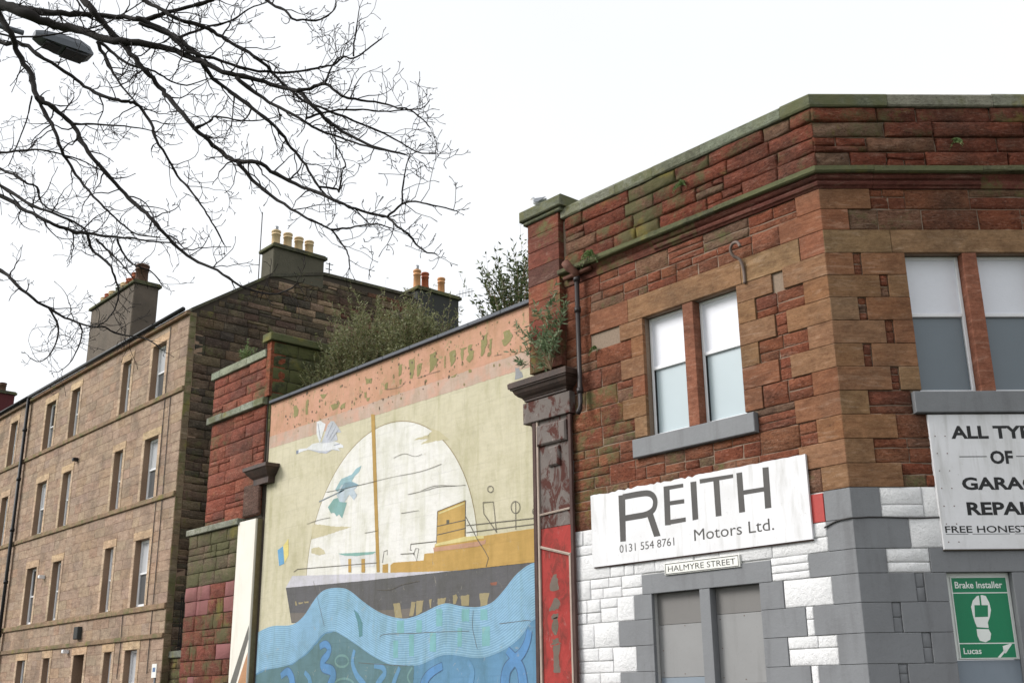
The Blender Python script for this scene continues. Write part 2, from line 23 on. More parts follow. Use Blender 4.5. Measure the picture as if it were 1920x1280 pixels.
LIMBS=[(True, [(-7.837, -13.034, 6.517, 0.0439), (-7.611, -12.805, 6.461, 0.0384), (-7.406, -12.709, 6.334, 0.0357), (-7.204, -12.58, 6.204, 0.0328), (-7.12, -12.421, 6.145, 0.0306), (-7.003, -12.312, 6.099, 0.0289), (-6.729, -12.182, 5.933, 0.0258), (-6.533, -12.037, 5.877, 0.0234), (-6.427, -11.868, 5.846, 0.0214), (-6.248, -11.753, 5.733, 0.0193), (-6.03, -11.661, 5.575, 0.0171), (-5.917, -11.526, 5.521, 0.0154), (-5.811, -11.376, 5.479, 0.0137), (-5.639, -11.314, 5.374, 0.0122), (-5.535, -11.28, 5.249, 0.011), (-5.505, -11.162, 5.165, 0.0097), (-5.465, -11.093, 5.105, 0.0088), (-5.23, -11.004, 4.927, 0.0067), (-5.052, -10.887, 4.841, 0.0049)]), (True, [(-7.99, -12.931, 6.601, 0.0333), (-7.807, -12.718, 6.532, 0.0287), (-7.493, -12.544, 6.414, 0.0249), (-7.194, -12.349, 6.309, 0.0214), (-7.099, -12.197, 6.319, 0.0196), (-6.893, -12.022, 6.267, 0.017), (-6.704, -11.963, 6.174, 0.0156), (-6.588, -11.889, 6.186, 0.0144), (-6.483, -11.748, 6.25, 0.0127), (-6.296, -11.662, 6.254, 0.011), (-6.03, -11.58, 6.234, 0.009)]), (False, [(-6.59, -12.051, 6.087, 0.02), (-6.517, -11.907, 6.028, 0.0177), (-6.364, -11.841, 5.905, 0.0162), (-6.244, -11.758, 5.77, 0.0147), (-6.239, -11.623, 5.631, 0.0132), (-6.171, -11.522, 5.533, 0.012), (-5.996, -11.448, 5.365, 0.0105), (-5.892, -11.325, 5.22, 0.0091), (-5.894, -11.199, 5.12, 0.008), (-5.813, -11.136, 4.981, 0.0069), (-5.696, -11.103, 4.795, 0.0058), (-5.689, -11.024, 4.73, 0.0051)]), (True, [(-7.224, -12.598, 6.718, 0.0283), (-7.072, -12.405, 6.504, 0.025), (-6.902, -12.336, 6.301, 0.0232), (-6.788, -12.28, 6.152, 0.0219), (-6.773, -12.177, 6.062, 0.021), (-6.699, -12.094, 5.935, 0.0198), (-6.543, -12.059, 5.763, 0.0186), (-6.472, -11.994, 5.649, 0.0177), (-6.46, -11.891, 5.563, 0.0169), (-6.37, -11.847, 5.432, 0.0159), (-6.203, -11.799, 5.248, 0.0147), (-6.139, -11.699, 5.125, 0.0137), (-6.089, -11.589, 5.028, 0.0128), (-5.937, -11.549, 4.921, 0.0119), (-5.771, -11.502, 4.872, 0.011), (-5.731, -11.393, 4.803, 0.0103), (-5.6, -11.274, 4.707, 0.0092), (-5.376, -11.217, 4.571, 0.008), (-5.254, -11.147, 4.485, 0.0072), (-5.186, -11.018, 4.45, 0.0064), (-5.095, -10.98, 4.412, 0.0059), (-4.974, -10.99, 4.306, 0.0054), (-4.944, -10.933, 4.268, 0.005), (-4.959, -10.863, 4.223, 0.0046), (-4.859, -10.858, 4.142, 0.0041), (-4.768, -10.869, 4.104, 0.0038)]), (False, [(-5.904, -11.573, 4.9, 0.0118), (-5.831, -11.46, 4.746, 0.0095), (-5.612, -11.387, 4.558, 0.0075), (-5.424, -11.306, 4.41, 0.0059), (-5.378, -11.194, 4.367, 0.005), (-5.331, -11.145, 4.278, 0.0043), (-5.222, -11.167, 4.169, 0.0037), (-5.206, -11.159, 4.081, 0.0031)]), (False, [(-5.337, -11.219, 4.346, 0.0064), (-5.279, -11.144, 4.355, 0.0052), (-5.112, -11.141, 4.32, 0.0042), (-4.992, -11.125, 4.291, 0.0035), (-4.964, -11.035, 4.28, 0.0028)]), (False, [(-4.944, -11.084, 4.33, 0.0062), (-4.874, -11.03, 4.403, 0.0051), (-4.733, -11.034, 4.369, 0.0045), (-4.631, -11.015, 4.318, 0.0039), (-4.619, -10.929, 4.326, 0.0035), (-4.566, -10.882, 4.298, 0.003)]), (False, [(-4.794, -11.087, 4.358, 0.0046), (-4.757, -11.112, 4.447, 0.0037), (-4.59, -11.209, 4.486, 0.0029), (-4.52, -11.245, 4.49, 0.0026)]), (True, [(-7.95, -12.82, 6.792, 0.0277), (-7.862, -12.675, 6.625, 0.0252), (-7.717, -12.622, 6.437, 0.0236), (-7.605, -12.562, 6.259, 0.0221), (-7.632, -12.49, 6.138, 0.0211), (-7.561, -12.403, 5.964, 0.0197), (-7.422, -12.377, 5.739, 0.0183), (-7.321, -12.29, 5.63, 0.0173), (-7.288, -12.169, 5.546, 0.0163), (-7.2, -12.124, 5.4, 0.0154), (-7.044, -12.08, 5.218, 0.0142), (-6.995, -11.987, 5.092, 0.0132), (-6.945, -11.872, 4.965, 0.0122), (-6.769, -11.805, 4.804, 0.0111), (-6.635, -11.756, 4.668, 0.0101), (-6.599, -11.644, 4.553, 0.0092), (-6.505, -11.54, 4.429, 0.0082), (-6.278, -11.474, 4.302, 0.0072), (-6.131, -11.381, 4.179, 0.0061), (-6.027, -11.227, 4.125, 0.0051), (-5.904, -11.183, 4.125, 0.0045), (-5.765, -11.2, 4.113, 0.0041)]), (True, [(-8.362, -12.71, 6.587, 0.0205), (-8.145, -12.49, 6.478, 0.0176), (-7.901, -12.391, 6.386, 0.0161), (-7.716, -12.279, 6.22, 0.0147), (-7.613, -12.106, 6.091, 0.0132), (-7.507, -12.0, 5.976, 0.0122), (-7.258, -11.902, 5.814, 0.0108), (-7.16, -11.833, 5.784, 0.0102), (-7.167, -11.749, 5.775, 0.0098), (-7.061, -11.688, 5.609, 0.0089), (-6.95, -11.683, 5.437, 0.0081), (-6.908, -11.595, 5.296, 0.0073), (-6.911, -11.521, 5.196, 0.0066), (-6.771, -11.48, 5.046, 0.0059), (-6.636, -11.429, 4.868, 0.005), (-6.639, -11.344, 4.766, 0.0043), (-6.603, -11.281, 4.64, 0.0037)]), (False, [(-7.353, -12.407, 5.697, 0.013), (-7.361, -12.336, 5.614, 0.0118), (-7.24, -12.297, 5.439, 0.0105), (-7.164, -12.259, 5.27, 0.0094), (-7.202, -12.186, 5.204, 0.0087), (-7.152, -12.107, 5.073, 0.0077), (-6.971, -12.036, 4.87, 0.0064), (-6.905, -11.966, 4.777, 0.0057), (-6.913, -11.865, 4.719, 0.005), (-6.804, -11.8, 4.635, 0.0043), (-6.602, -11.737, 4.567, 0.0035)]), (True, [(-8.792, -12.529, 5.863, 0.0126), (-8.506, -12.268, 5.624, 0.0089), (-8.306, -12.2, 5.506, 0.0078), (-8.183, -12.152, 5.417, 0.0071), (-8.181, -12.072, 5.401, 0.0065), (-8.17, -12.049, 5.315, 0.006), (-8.036, -12.041, 5.204, 0.0054), (-7.937, -11.97, 5.134, 0.0047), (-7.895, -11.864, 5.115, 0.004)]), (True, [(-8.922, -12.482, 5.789, 0.017), (-8.577, -12.232, 5.515, 0.0124), (-8.256, -12.112, 5.291, 0.01), (-7.975, -11.996, 5.139, 0.0082), (-7.817, -11.845, 5.029, 0.0065), (-7.76, -11.8, 4.958, 0.0059)]), (True, [(-9.096, -12.454, 5.652, 0.0236), (-8.694, -12.19, 5.479, 0.0177), (-8.371, -12.071, 5.277, 0.0148), (-8.126, -11.972, 5.128, 0.0126), (-8.023, -11.85, 5.058, 0.0111), (-7.82, -11.739, 4.987, 0.0093), (-7.375, -11.61, 4.846, 0.0064), (-7.206, -11.531, 4.788, 0.0052), (-7.083, -11.415, 4.771, 0.0038)]), (False, [(-7.811, -11.782, 4.972, 0.0099), (-7.835, -11.734, 4.877, 0.0086), (-7.663, -11.677, 4.74, 0.0073), (-7.581, -11.653, 4.638, 0.0065), (-7.616, -11.587, 4.519, 0.0055), (-7.631, -11.588, 4.399, 0.0047), (-7.57, -11.667, 4.264, 0.0039), (-7.596, -11.71, 4.221, 0.0034)]), (False, [(-7.779, -11.731, 4.941, 0.0079), (-7.697, -11.653, 4.833, 0.0059), (-7.517, -11.634, 4.698, 0.0046), (-7.337, -11.596, 4.53, 0.003)]), (False, [(-7.582, -11.647, 4.9, 0.0078), (-7.603, -11.599, 4.826, 0.0066), (-7.47, -11.575, 4.699, 0.0055), (-7.377, -11.55, 4.644, 0.0049), (-7.362, -11.454, 4.622, 0.004), (-7.305, -11.39, 4.518, 0.0031)]), (True, [(-9.412, -12.315, 5.281, 0.0154), (-9.099, -12.003, 5.02, 0.0118), (-8.935, -11.951, 4.901, 0.0109), (-8.734, -11.831, 4.714, 0.0095), (-8.665, -11.687, 4.628, 0.0085), (-8.563, -11.59, 4.547, 0.0077), (-8.314, -11.507, 4.442, 0.0067), (-8.225, -11.449, 4.431, 0.0063), (-8.179, -11.324, 4.381, 0.0056), (-7.97, -11.217, 4.32, 0.0046), (-7.794, -11.176, 4.225, 0.004)]), (False, [(-8.621, -11.736, 4.623, 0.0074), (-8.611, -11.653, 4.488, 0.0058), (-8.542, -11.692, 4.274, 0.0044), (-8.543, -11.779, 4.159, 0.0034), (-8.644, -11.83, 4.207, 0.0029)]), (False, [(-8.398, -11.574, 4.48, 0.0062), (-8.417, -11.529, 4.398, 0.0052), (-8.35, -11.607, 4.159, 0.0035), (-8.338, -11.7, 4.046, 0.0026)]), (True, [(-6.769, -12.251, 6.41, 0.0165), (-6.637, -12.003, 6.281, 0.0142), (-6.495, -11.93, 6.167, 0.0133), (-6.385, -11.845, 6.063, 0.0124), (-6.329, -11.677, 6.053, 0.0115), (-6.266, -11.569, 5.983, 0.0108), (-6.079, -11.457, 5.814, 0.0097), (-6.011, -11.357, 5.727, 0.009), (-6.044, -11.254, 5.685, 0.0086), (-5.924, -11.122, 5.517, 0.0076), (-5.759, -11.04, 5.403, 0.0068), (-5.678, -10.881, 5.347, 0.006), (-5.589, -10.682, 5.28, 0.0051), (-5.407, -10.548, 5.117, 0.004), (-5.28, -10.488, 5.071, 0.0035)]), (False, [(-6.412, -12.096, 5.943, 0.0124), (-6.371, -11.899, 5.908, 0.0109), (-6.264, -11.802, 5.774, 0.0099), (-6.148, -11.676, 5.717, 0.009), (-6.1, -11.438, 5.708, 0.0079), (-5.986, -11.236, 5.706, 0.0069), (-5.807, -11.136, 5.691, 0.0061), (-5.772, -11.088, 5.71, 0.0058), (-5.785, -10.978, 5.777, 0.0055), (-5.711, -10.942, 5.818, 0.0052), (-5.615, -10.926, 5.766, 0.0048), (-5.582, -10.836, 5.861, 0.0044), (-5.565, -10.741, 5.972, 0.004)]), (False, [(-6.521, -11.776, 6.009, 0.0092), (-6.456, -11.619, 6.128, 0.007), (-6.284, -11.507, 6.146, 0.0054), (-6.167, -11.436, 6.215, 0.0043), (-6.158, -11.311, 6.318, 0.0034)]), (False, [(-5.824, -11.661, 5.433, 0.0119), (-5.745, -11.508, 5.31, 0.0096), (-5.581, -11.441, 5.172, 0.0082), (-5.446, -11.364, 5.064, 0.0071), (-5.444, -11.26, 5.037, 0.0064), (-5.326, -11.139, 4.968, 0.0052), (-5.125, -11.074, 4.851, 0.004), (-5.021, -10.988, 4.813, 0.0032)]), (False, [(-7.07, -12.129, 6.11, 0.0132), (-7.03, -12.062, 5.968, 0.0096), (-6.83, -12.015, 5.695, 0.0059), (-6.678, -11.966, 5.523, 0.0036)]), (True, [(-5.987, -11.49, 6.337, 0.0109), (-6.004, -11.392, 6.221, 0.0087), (-5.869, -11.327, 6.096, 0.0072), (-5.808, -11.297, 6.011, 0.0065), (-5.823, -11.212, 6.051, 0.0059), (-5.746, -11.121, 6.052, 0.0049), (-5.587, -11.109, 6.054, 0.0039), (-5.556, -11.119, 6.128, 0.0032)]), (False, [(-5.595, -11.358, 5.342, 0.0102), (-5.546, -11.254, 5.394, 0.0089), (-5.432, -11.245, 5.369, 0.0082), (-5.342, -11.18, 5.273, 0.0072), (-5.35, -11.076, 5.286, 0.0067), (-5.244, -10.944, 5.261, 0.0055), (-5.11, -10.914, 5.177, 0.0048), (-5.066, -10.864, 5.169, 0.0044), (-5.08, -10.749, 5.152, 0.0038), (-5.034, -10.72, 5.083, 0.0034)]), (False, [(-5.422, -11.251, 5.362, 0.0067), (-5.39, -11.237, 5.457, 0.0048), (-5.26, -11.268, 5.459, 0.0036), (-5.187, -11.268, 5.436, 0.003)]), (False, [(-5.599, -10.937, 5.774, 0.0054), (-5.619, -10.924, 5.893, 0.0044), (-5.533, -10.966, 5.936, 0.0036), (-5.456, -10.996, 6.048, 0.0025)]), (False, [(-5.674, -11.234, 5.23, 0.0069), (-5.586, -11.104, 5.294, 0.0057), (-5.372, -10.999, 5.248, 0.0046), (-5.242, -10.923, 5.208, 0.004), (-5.188, -10.776, 5.249, 0.0034), (-5.135, -10.71, 5.262, 0.003), (-5.021, -10.733, 5.254, 0.0027)]), (True, [(-8.199, -12.732, 6.684, 0.0081), (-8.097, -12.511, 6.526, 0.007), (-7.896, -12.399, 6.44, 0.0064), (-7.706, -12.278, 6.416, 0.0058), (-7.618, -12.119, 6.48, 0.0054), (-7.468, -11.979, 6.507, 0.0049), (-7.167, -11.864, 6.554, 0.0042), (-7.093, -11.819, 6.605, 0.0039)]), (True, [(-8.548, -12.505, 5.727, 0.0103), (-8.359, -12.323, 5.681, 0.0082), (-8.05, -12.202, 5.626, 0.0066), (-7.851, -12.108, 5.56, 0.0057), (-7.718, -11.934, 5.5, 0.0045), (-7.585, -11.817, 5.4, 0.0035)]), (False, [(-7.559, -12.374, 5.801, 0.0057), (-7.644, -12.359, 5.671, 0.0046), (-7.607, -12.397, 5.514, 0.0039), (-7.611, -12.429, 5.337, 0.003), (-7.718, -12.422, 5.298, 0.0026)]), (False, [(-7.046, -12.239, 5.411, 0.0073), (-6.983, -12.118, 5.424, 0.0059), (-6.771, -12.014, 5.36, 0.0045), (-6.637, -11.938, 5.314, 0.0037), (-6.603, -11.803, 5.315, 0.0029)]), (False, [(-7.063, -12.135, 6.139, 0.0113), (-7.03, -12.051, 6.05, 0.0096), (-6.835, -11.982, 5.878, 0.0078), (-6.614, -11.876, 5.754, 0.006), (-6.58, -11.772, 5.708, 0.005), (-6.485, -11.697, 5.661, 0.0041), (-6.245, -11.658, 5.616, 0.0028)]), (True, [(-7.209, -12.364, 6.598, 0.0095), (-7.232, -12.225, 6.451, 0.0055), (-7.145, -12.188, 6.333, 0.0041), (-7.07, -12.134, 6.265, 0.0028)]), (False, [(-5.989, -11.835, 5.081, 0.0067), (-5.946, -11.753, 5.137, 0.0056), (-5.845, -11.767, 5.126, 0.0051), (-5.694, -11.679, 5.065, 0.0039), (-5.683, -11.577, 5.096, 0.0033), (-5.613, -11.506, 5.107, 0.0027)]), (False, [(-5.644, -11.134, 4.766, 0.0068), (-5.597, -11.025, 4.764, 0.0055), (-5.529, -11.051, 4.724, 0.0053), (-5.433, -11.09, 4.813, 0.0042), (-5.474, -11.046, 4.88, 0.0039), (-5.479, -11.077, 4.946, 0.0034), (-5.408, -11.204, 4.994, 0.0025)])]
# ---------------------------------------------------------------- camera
cam_d = bpy.data.cameras.new('camera')
cam = bpy.data.objects.new('camera', cam_d)
COL.objects.link(cam)
cam_d.sensor_fit = 'HORIZONTAL'
cam_d.sensor_width = 36.0
cam_d.lens = 36.0 * 2095.5 / 1920.0
cam_d.clip_end = 3000
cam_d.clip_start = 0.1
m = Matrix((CAM_RIGHT, CAM_UP, CAM_BACK)).transposed().to_4x4()
m.translation = (0.0, -14.5, 1.65)
cam.matrix_world = m
SC.camera = cam
# ---------------------------------------------------------------- sky and sun
SUN_EL, SUN_AZ = R(34), (-0.62, -0.785)          # the sun stands behind thin cloud, left of and behind the camera
w = bpy.data.worlds.new('World')
SC.world = w
w.use_nodes = True
nt = w.node_tree
nt.nodes.clear()
sky = nt.nodes.new('ShaderNodeTexSky')
sky.sky_type = 'NISHITA'
sky.sun_disc = False
sky.sun_elevation = SUN_EL
sky.sun_rotation = math.atan2(SUN_AZ[0], SUN_AZ[1])
sky.altitude = 50
sky.air_density = 1.0
sky.dust_density = 4.0
hs = nt.nodes.new('ShaderNodeHueSaturation')
hs.inputs['Saturation'].default_value = 0.16
bg = nt.nodes.new('ShaderNodeBackground')
bg.inputs['Strength'].default_value = 0.085
wo = nt.nodes.new('ShaderNodeOutputWorld')
nt.links.new(sky.outputs[0], hs.inputs['Color'])
cl = nt.nodes.new('ShaderNodeMix')                # an even layer of bright cloud over the clear sky
cl.data_type = 'RGBA'
cl.inputs[0].default_value = 0.62
tc = nt.nodes.new('ShaderNodeTexCoord')
cn = nt.nodes.new('ShaderNodeTexNoise')           # faint, soft unevenness of the cloud
cn.inputs['Scale'].default_value = 1.6
cn.inputs['Detail'].default_value = 4
nt.links.new(tc.outputs['Generated'], cn.inputs['Vector'])
cm = nt.nodes.new('ShaderNodeMix')
cm.data_type = 'RGBA'
cm.inputs[6].default_value = (7.3, 7.6, 8.0, 1)
cm.inputs[7].default_value = (9.5, 9.55, 9.6, 1)
nt.links.new(cn.outputs['Fac'], cm.inputs[0])
nt.links.new(cm.outputs[2], cl.inputs[7])
nt.links.new(hs.outputs[0], cl.inputs[6])
nt.links.new(cl.outputs[2], bg.inputs['Color'])
nt.links.new(bg.outputs[0], wo.inputs['Surface'])
sun_d = bpy.data.lights.new('sun', 'SUN')
sun_d.energy = 1.5
sun_d.angle = R(24)
sun_d.color = (1.0, 0.965, 0.92)
sun = bpy.data.objects.new('sun', sun_d)
COL.objects.link(sun)
sd = Vector((SUN_AZ[0] * math.cos(SUN_EL), SUN_AZ[1] * math.cos(SUN_EL), math.sin(SUN_EL)))
sun.rotation_euler = sd.to_track_quat('Z', 'Y').to_euler()
sun.location = (-20, -30, 40)
SC.view_settings.view_transform = 'Standard'
SC.view_settings.look = 'None'
SC.view_settings.gamma = 1
SC.view_settings.use_curve_mapping = False
SC.view_settings.exposure = 0.93
SC.render.resolution_x, SC.render.resolution_y = 1024, 682
SC.render.engine = 'CYCLES'
# ---------------------------------------------------------------- materials
def lin(c):
    return tuple(((v / 255) / 12.92 if v / 255 <= .04045 else ((v / 255 + .055) / 1.055) ** 2.4) for v in c[:3])

class NT:
    def __init__(s, name):
        s.m = bpy.data.materials.new(name)
        s.m.use_nodes = True
        s.t = s.m.node_tree
        s.b = s.t.nodes['Principled BSDF']
    def n(s, typ, **kw):
        o = s.t.nodes.new(typ)
        for k, v in kw.items():
            setattr(o, k, v)
        return o
    def l(s, a, b):
        s.t.links.new(a, b)
    def pos(s, scale=(1, 1, 1)):
        g = s.n('ShaderNodeNewGeometry')
        mp = s.n('ShaderNodeMapping')
        mp.inputs['Scale'].default_value = scale
        s.l(g.outputs['Position'], mp.inputs['Vector'])
        return mp.outputs[0]
    def noise(s, scale, detail=4, rough=.55, vec=None, dist=0.0):
        o = s.n('ShaderNodeTexNoise')
        o.inputs['Scale'].default_value = scale
        o.inputs['Detail'].default_value = detail
        o.inputs['Roughness'].default_value = rough
        o.inputs['Distortion'].default_value = dist
        s.l(vec if vec is not None else s.pos(), o.inputs['Vector'])
        return o.outputs['Fac']
    def ramp(s, f, a, b, va=0.0, vb=1.0):
        o = s.n('ShaderNodeMapRange')
        o.inputs['From Min'].default_value = a
        o.inputs['From Max'].default_value = b
        o.inputs['To Min'].default_value = va
        o.inputs['To Max'].default_value = vb
        s.l(f, o.inputs['Value'])
        return o.outputs[0]
    def math(s, op, a, b):
        o = s.n('ShaderNodeMath', operation=op)
        for i, v in enumerate((a, b)):
            if isinstance(v, (int, float)):
                o.inputs[i].default_value = v
            else:
                s.l(v, o.inputs[i])
        return o.outputs[0]
    def mix(s, f, a, b, blend='MIX'):
        o = s.n('ShaderNodeMix', data_type='RGBA', blend_type=blend)
        for i, v in ((0, f), (6, a), (7, b)):
            if isinstance(v, (int, float)):
                o.inputs[i].default_value = v
            elif isinstance(v, tuple):
                o.inputs[i].default_value = (*v[:3], 1)
            else:
                s.l(v, o.inputs[i])
        return o.outputs[2]
    def bump(s, h, strength, dist=.02, prev=None):
        o = s.n('ShaderNodeBump')
        o.inputs['Strength'].default_value = strength
        o.inputs['Distance'].default_value = dist
        s.l(h, o.inputs['Height'])
        if prev is not None:
            s.l(prev, o.inputs['Normal'])
        return o.outputs[0]

def stone_mat(name, rock=1.0, moss_col=(88, 96, 52), grime=(62, 54, 46), grime_amt=.55, bed=True, rough=.92):
    """sandstone: its own colour from the 'tint' attribute of each stone, alpha of it = how mossy that stone is"""
    s = NT(name)
    at = s.n('ShaderNodeAttribute', attribute_name='tint')
    big = s.noise(.9, 6, .62)
    mid = s.noise(3.2, 7, .68, s.pos((1, 1, 1.8)), .4)
    tool = s.noise(15.0, 8, .74, s.pos((1, 1, 2.2)), .5)
    fine = s.noise(60.0, 4, .65)
    c = at.outputs['Color']
    c = s.mix(s.ramp(mid, .44, .62, 0, .55), c, (.52, .50, .50), 'MULTIPLY')
    c = s.mix(s.ramp(mid, .46, .30, 0, .25), c, (.95, .78, .62), 'SCREEN') if False else c
    if bed:                                         # bedding bands of the sandstone
        bandv = s.noise(2.2, 6, .62, s.pos((.8, .8, 6.0)), 1.2)
        c = s.mix(s.ramp(bandv, .50, .66, 0, .45), c, (.58, .46, .42), 'MULTIPLY')
        c = s.mix(s.ramp(bandv, .44, .32, 0, .16), c, (.60, .46, .36), 'SCREEN')
    c = s.mix(s.ramp(big, .48, .68, 0, grime_amt), c, lin(grime))
    c = s.mix(s.ramp(tool, .49, .62, 0, .75 * min(1, .25 + rock)), c, (.34, .30, .29), 'MULTIPLY')
    c = s.mix(s.ramp(tool, .43, .32, 0, .26 * min(1, .25 + rock)), c, (.50, .42, .37), 'SCREEN')
    c = s.mix(s.ramp(fine, .45, .70, 0, .35), c, (.45, .42, .40), 'MULTIPLY')
    mn = s.noise(2.1, 8, .72)
    mf = s.math('MULTIPLY', s.ramp(s.math('ADD', mn, s.math('MULTIPLY', at.outputs['Alpha'], .24)), .58, .72, 0, .85), s.ramp(at.outputs['Alpha'], .02, .2))
    mc = s.mix(s.noise(9.0, 3), lin(moss_col), lin((104, 100, 72)))
    mc = s.mix(s.ramp(s.noise(1.3, 4), .56, .66, 0, .7), mc, lin((136, 126, 58)))
    c = s.mix(mf, c, mc)
    s.l(c, s.b.inputs['Base Color'])
    s.b.inputs['Roughness'].default_value = rough
    s.b.inputs['Specular IOR Level'].default_value = .25
    b1 = s.bump(tool, .8 * min(1.2, rock), .05)
    b0 = s.bump(mid, .6 * rock, .06, b1)
    b2 = s.bump(fine, .4, .012, b0)
    s.l(b2, s.b.inputs['Normal'])
    return s.m

def paint_mat(name, col, rough=.6, wear=.35, wear_col=(120, 112, 98), bump=.25, streak=.25, scale=1.0, attr=False):
    """painted surface: slight fade, grime streaks that run down, fine relief"""
    s = NT(name)
    if attr:
        base = s.n('ShaderNodeAttribute', attribute_name='tint').outputs['Color']
    else:
        base = lin(col)
    st = s.noise(3.0 * scale, 5, .6, s.pos((1.6, 1.6, .22)), .3)
    bl = s.noise(1.3 * scale, 6, .62)
    fi = s.noise(24 * scale, 4, .65)
    c = s.mix(s.ramp(bl, .38, .7, 0, wear * .5), base, lin(wear_col))
    c = s.mix(s.ramp(st, .52, .78, 0, streak), c, lin(wear_col))
    c = s.mix(s.ramp(fi, .62, .74, 0, wear * .8), c, lin(wear_col))
    s.l(c, s.b.inputs['Base Color'])
    s.b.inputs['Roughness'].default_value = rough
    s.b.inputs['Specular IOR Level'].default_value = .3
    b1 = s.bump(s.noise((11 if bump < .45 else 17) * scale, 8, .72), min(1, bump), .02 if bump < .45 else .06)
    b2 = s.bump(fi, min(1, bump * .6), .006, b1)
    s.l(b2, s.b.inputs['Normal'])
    return s.m

def plain(name, col, rough=.6, metal=0.0, spec=.4, var=.2, scale=12.0):
    s = NT(name)
    n = s.noise(scale, 4, .6)
    c = s.mix(s.ramp(n, .35, .7, 0, var * 2), lin(col), tuple(v * .55 for v in lin(col)))
    s.l(c, s.b.inputs['Base Color'])
    s.b.inputs['Roughness'].default_value = rough
    s.b.inputs['Metallic'].default_value = metal
    s.b.inputs['Specular IOR Level'].default_value = spec
    s.l(s.bump(s.noise(scale * 3, 3), .15, .01), s.b.inputs['Normal'])
    return s.m

# ---------------------------------------------------------------- object helpers
WL = {}
def world_of(o):
    return WL[o.name] if o is not None else Vector((0, 0, 0))

def tag(o, label=None, cat=None, group=None, kind=None):
    if label: o['label'] = label
    if cat: o['category'] = cat
    if group: o['group'] = group
    if kind: o['kind'] = kind
    return o

def thing(name, loc, label, cat, group=None):
    o = bpy.data.objects.new(name, None)
    o.empty_display_size = .2
    COL.objects.link(o)
    o.location = loc
    WL[o.name] = Vector(loc)
    return tag(o, label, cat, group)

def build(name, verts, faces, mat, parent=None, smooth=False, tint=None, mats=None, idx=None):
    lo = [min(v[i] for v in verts) for i in range(3)]
    hi = [max(v[i] for v in verts) for i in range(3)]
    c = Vector([(lo[i] + hi[i]) / 2 for i in range(3)])
    if parent is None:
        c.z = lo[2]
    me = bpy.data.meshes.new(name)
    me.from_pydata([(v[0] - c.x, v[1] - c.y, v[2] - c.z) for v in verts], [], faces)
    me.materials.append(mat)
    for x in (mats or []):
        me.materials.append(x)
    if idx:
        me.polygons.foreach_set('material_index', idx)
    if smooth:
        me.polygons.foreach_set('use_smooth', [True] * len(faces))
    if tint is not None:
        a = me.color_attributes.new('tint', 'FLOAT_COLOR', 'POINT')
        if isinstance(tint[0], (int, float)):
            a.data.foreach_set('color', list(tint) * len(verts))
        else:
            a.data.foreach_set('color', [x for t in tint for x in t])
    me.update()
    o = bpy.data.objects.new(name, me)
    COL.objects.link(o)
    o.parent = parent
    o.location = c - world_of(parent)
    WL[o.name] = c
    return o

class Frame:
    """a wall plane: u along the wall, z up, out = distance in front of the wall face"""
    def __init__(s, o, d, n):
        s.o, s.d, s.n_ = o, d, n
        s.flip = (d[0] * n[1] - d[1] * n[0]) > 0
    def p(s, u, z, out=0.0):
        return (s.o[0] + s.d[0] * u + s.n_[0] * out, s.o[1] + s.d[1] * u + s.n_[1] * out, z)
    def fix(s, f):
        return [tuple(reversed(q)) for q in f] if s.flip else f

FA = Frame((0, 0), (1, 0), (0, -1))
BD, BN, C0 = (.6435, .7655), (.7655, -.6435), (-8.94, 0.0)
FB = Frame(C0, BD, BN)
FG = Frame((-31.74, 0), (0, 1), (1, 0))

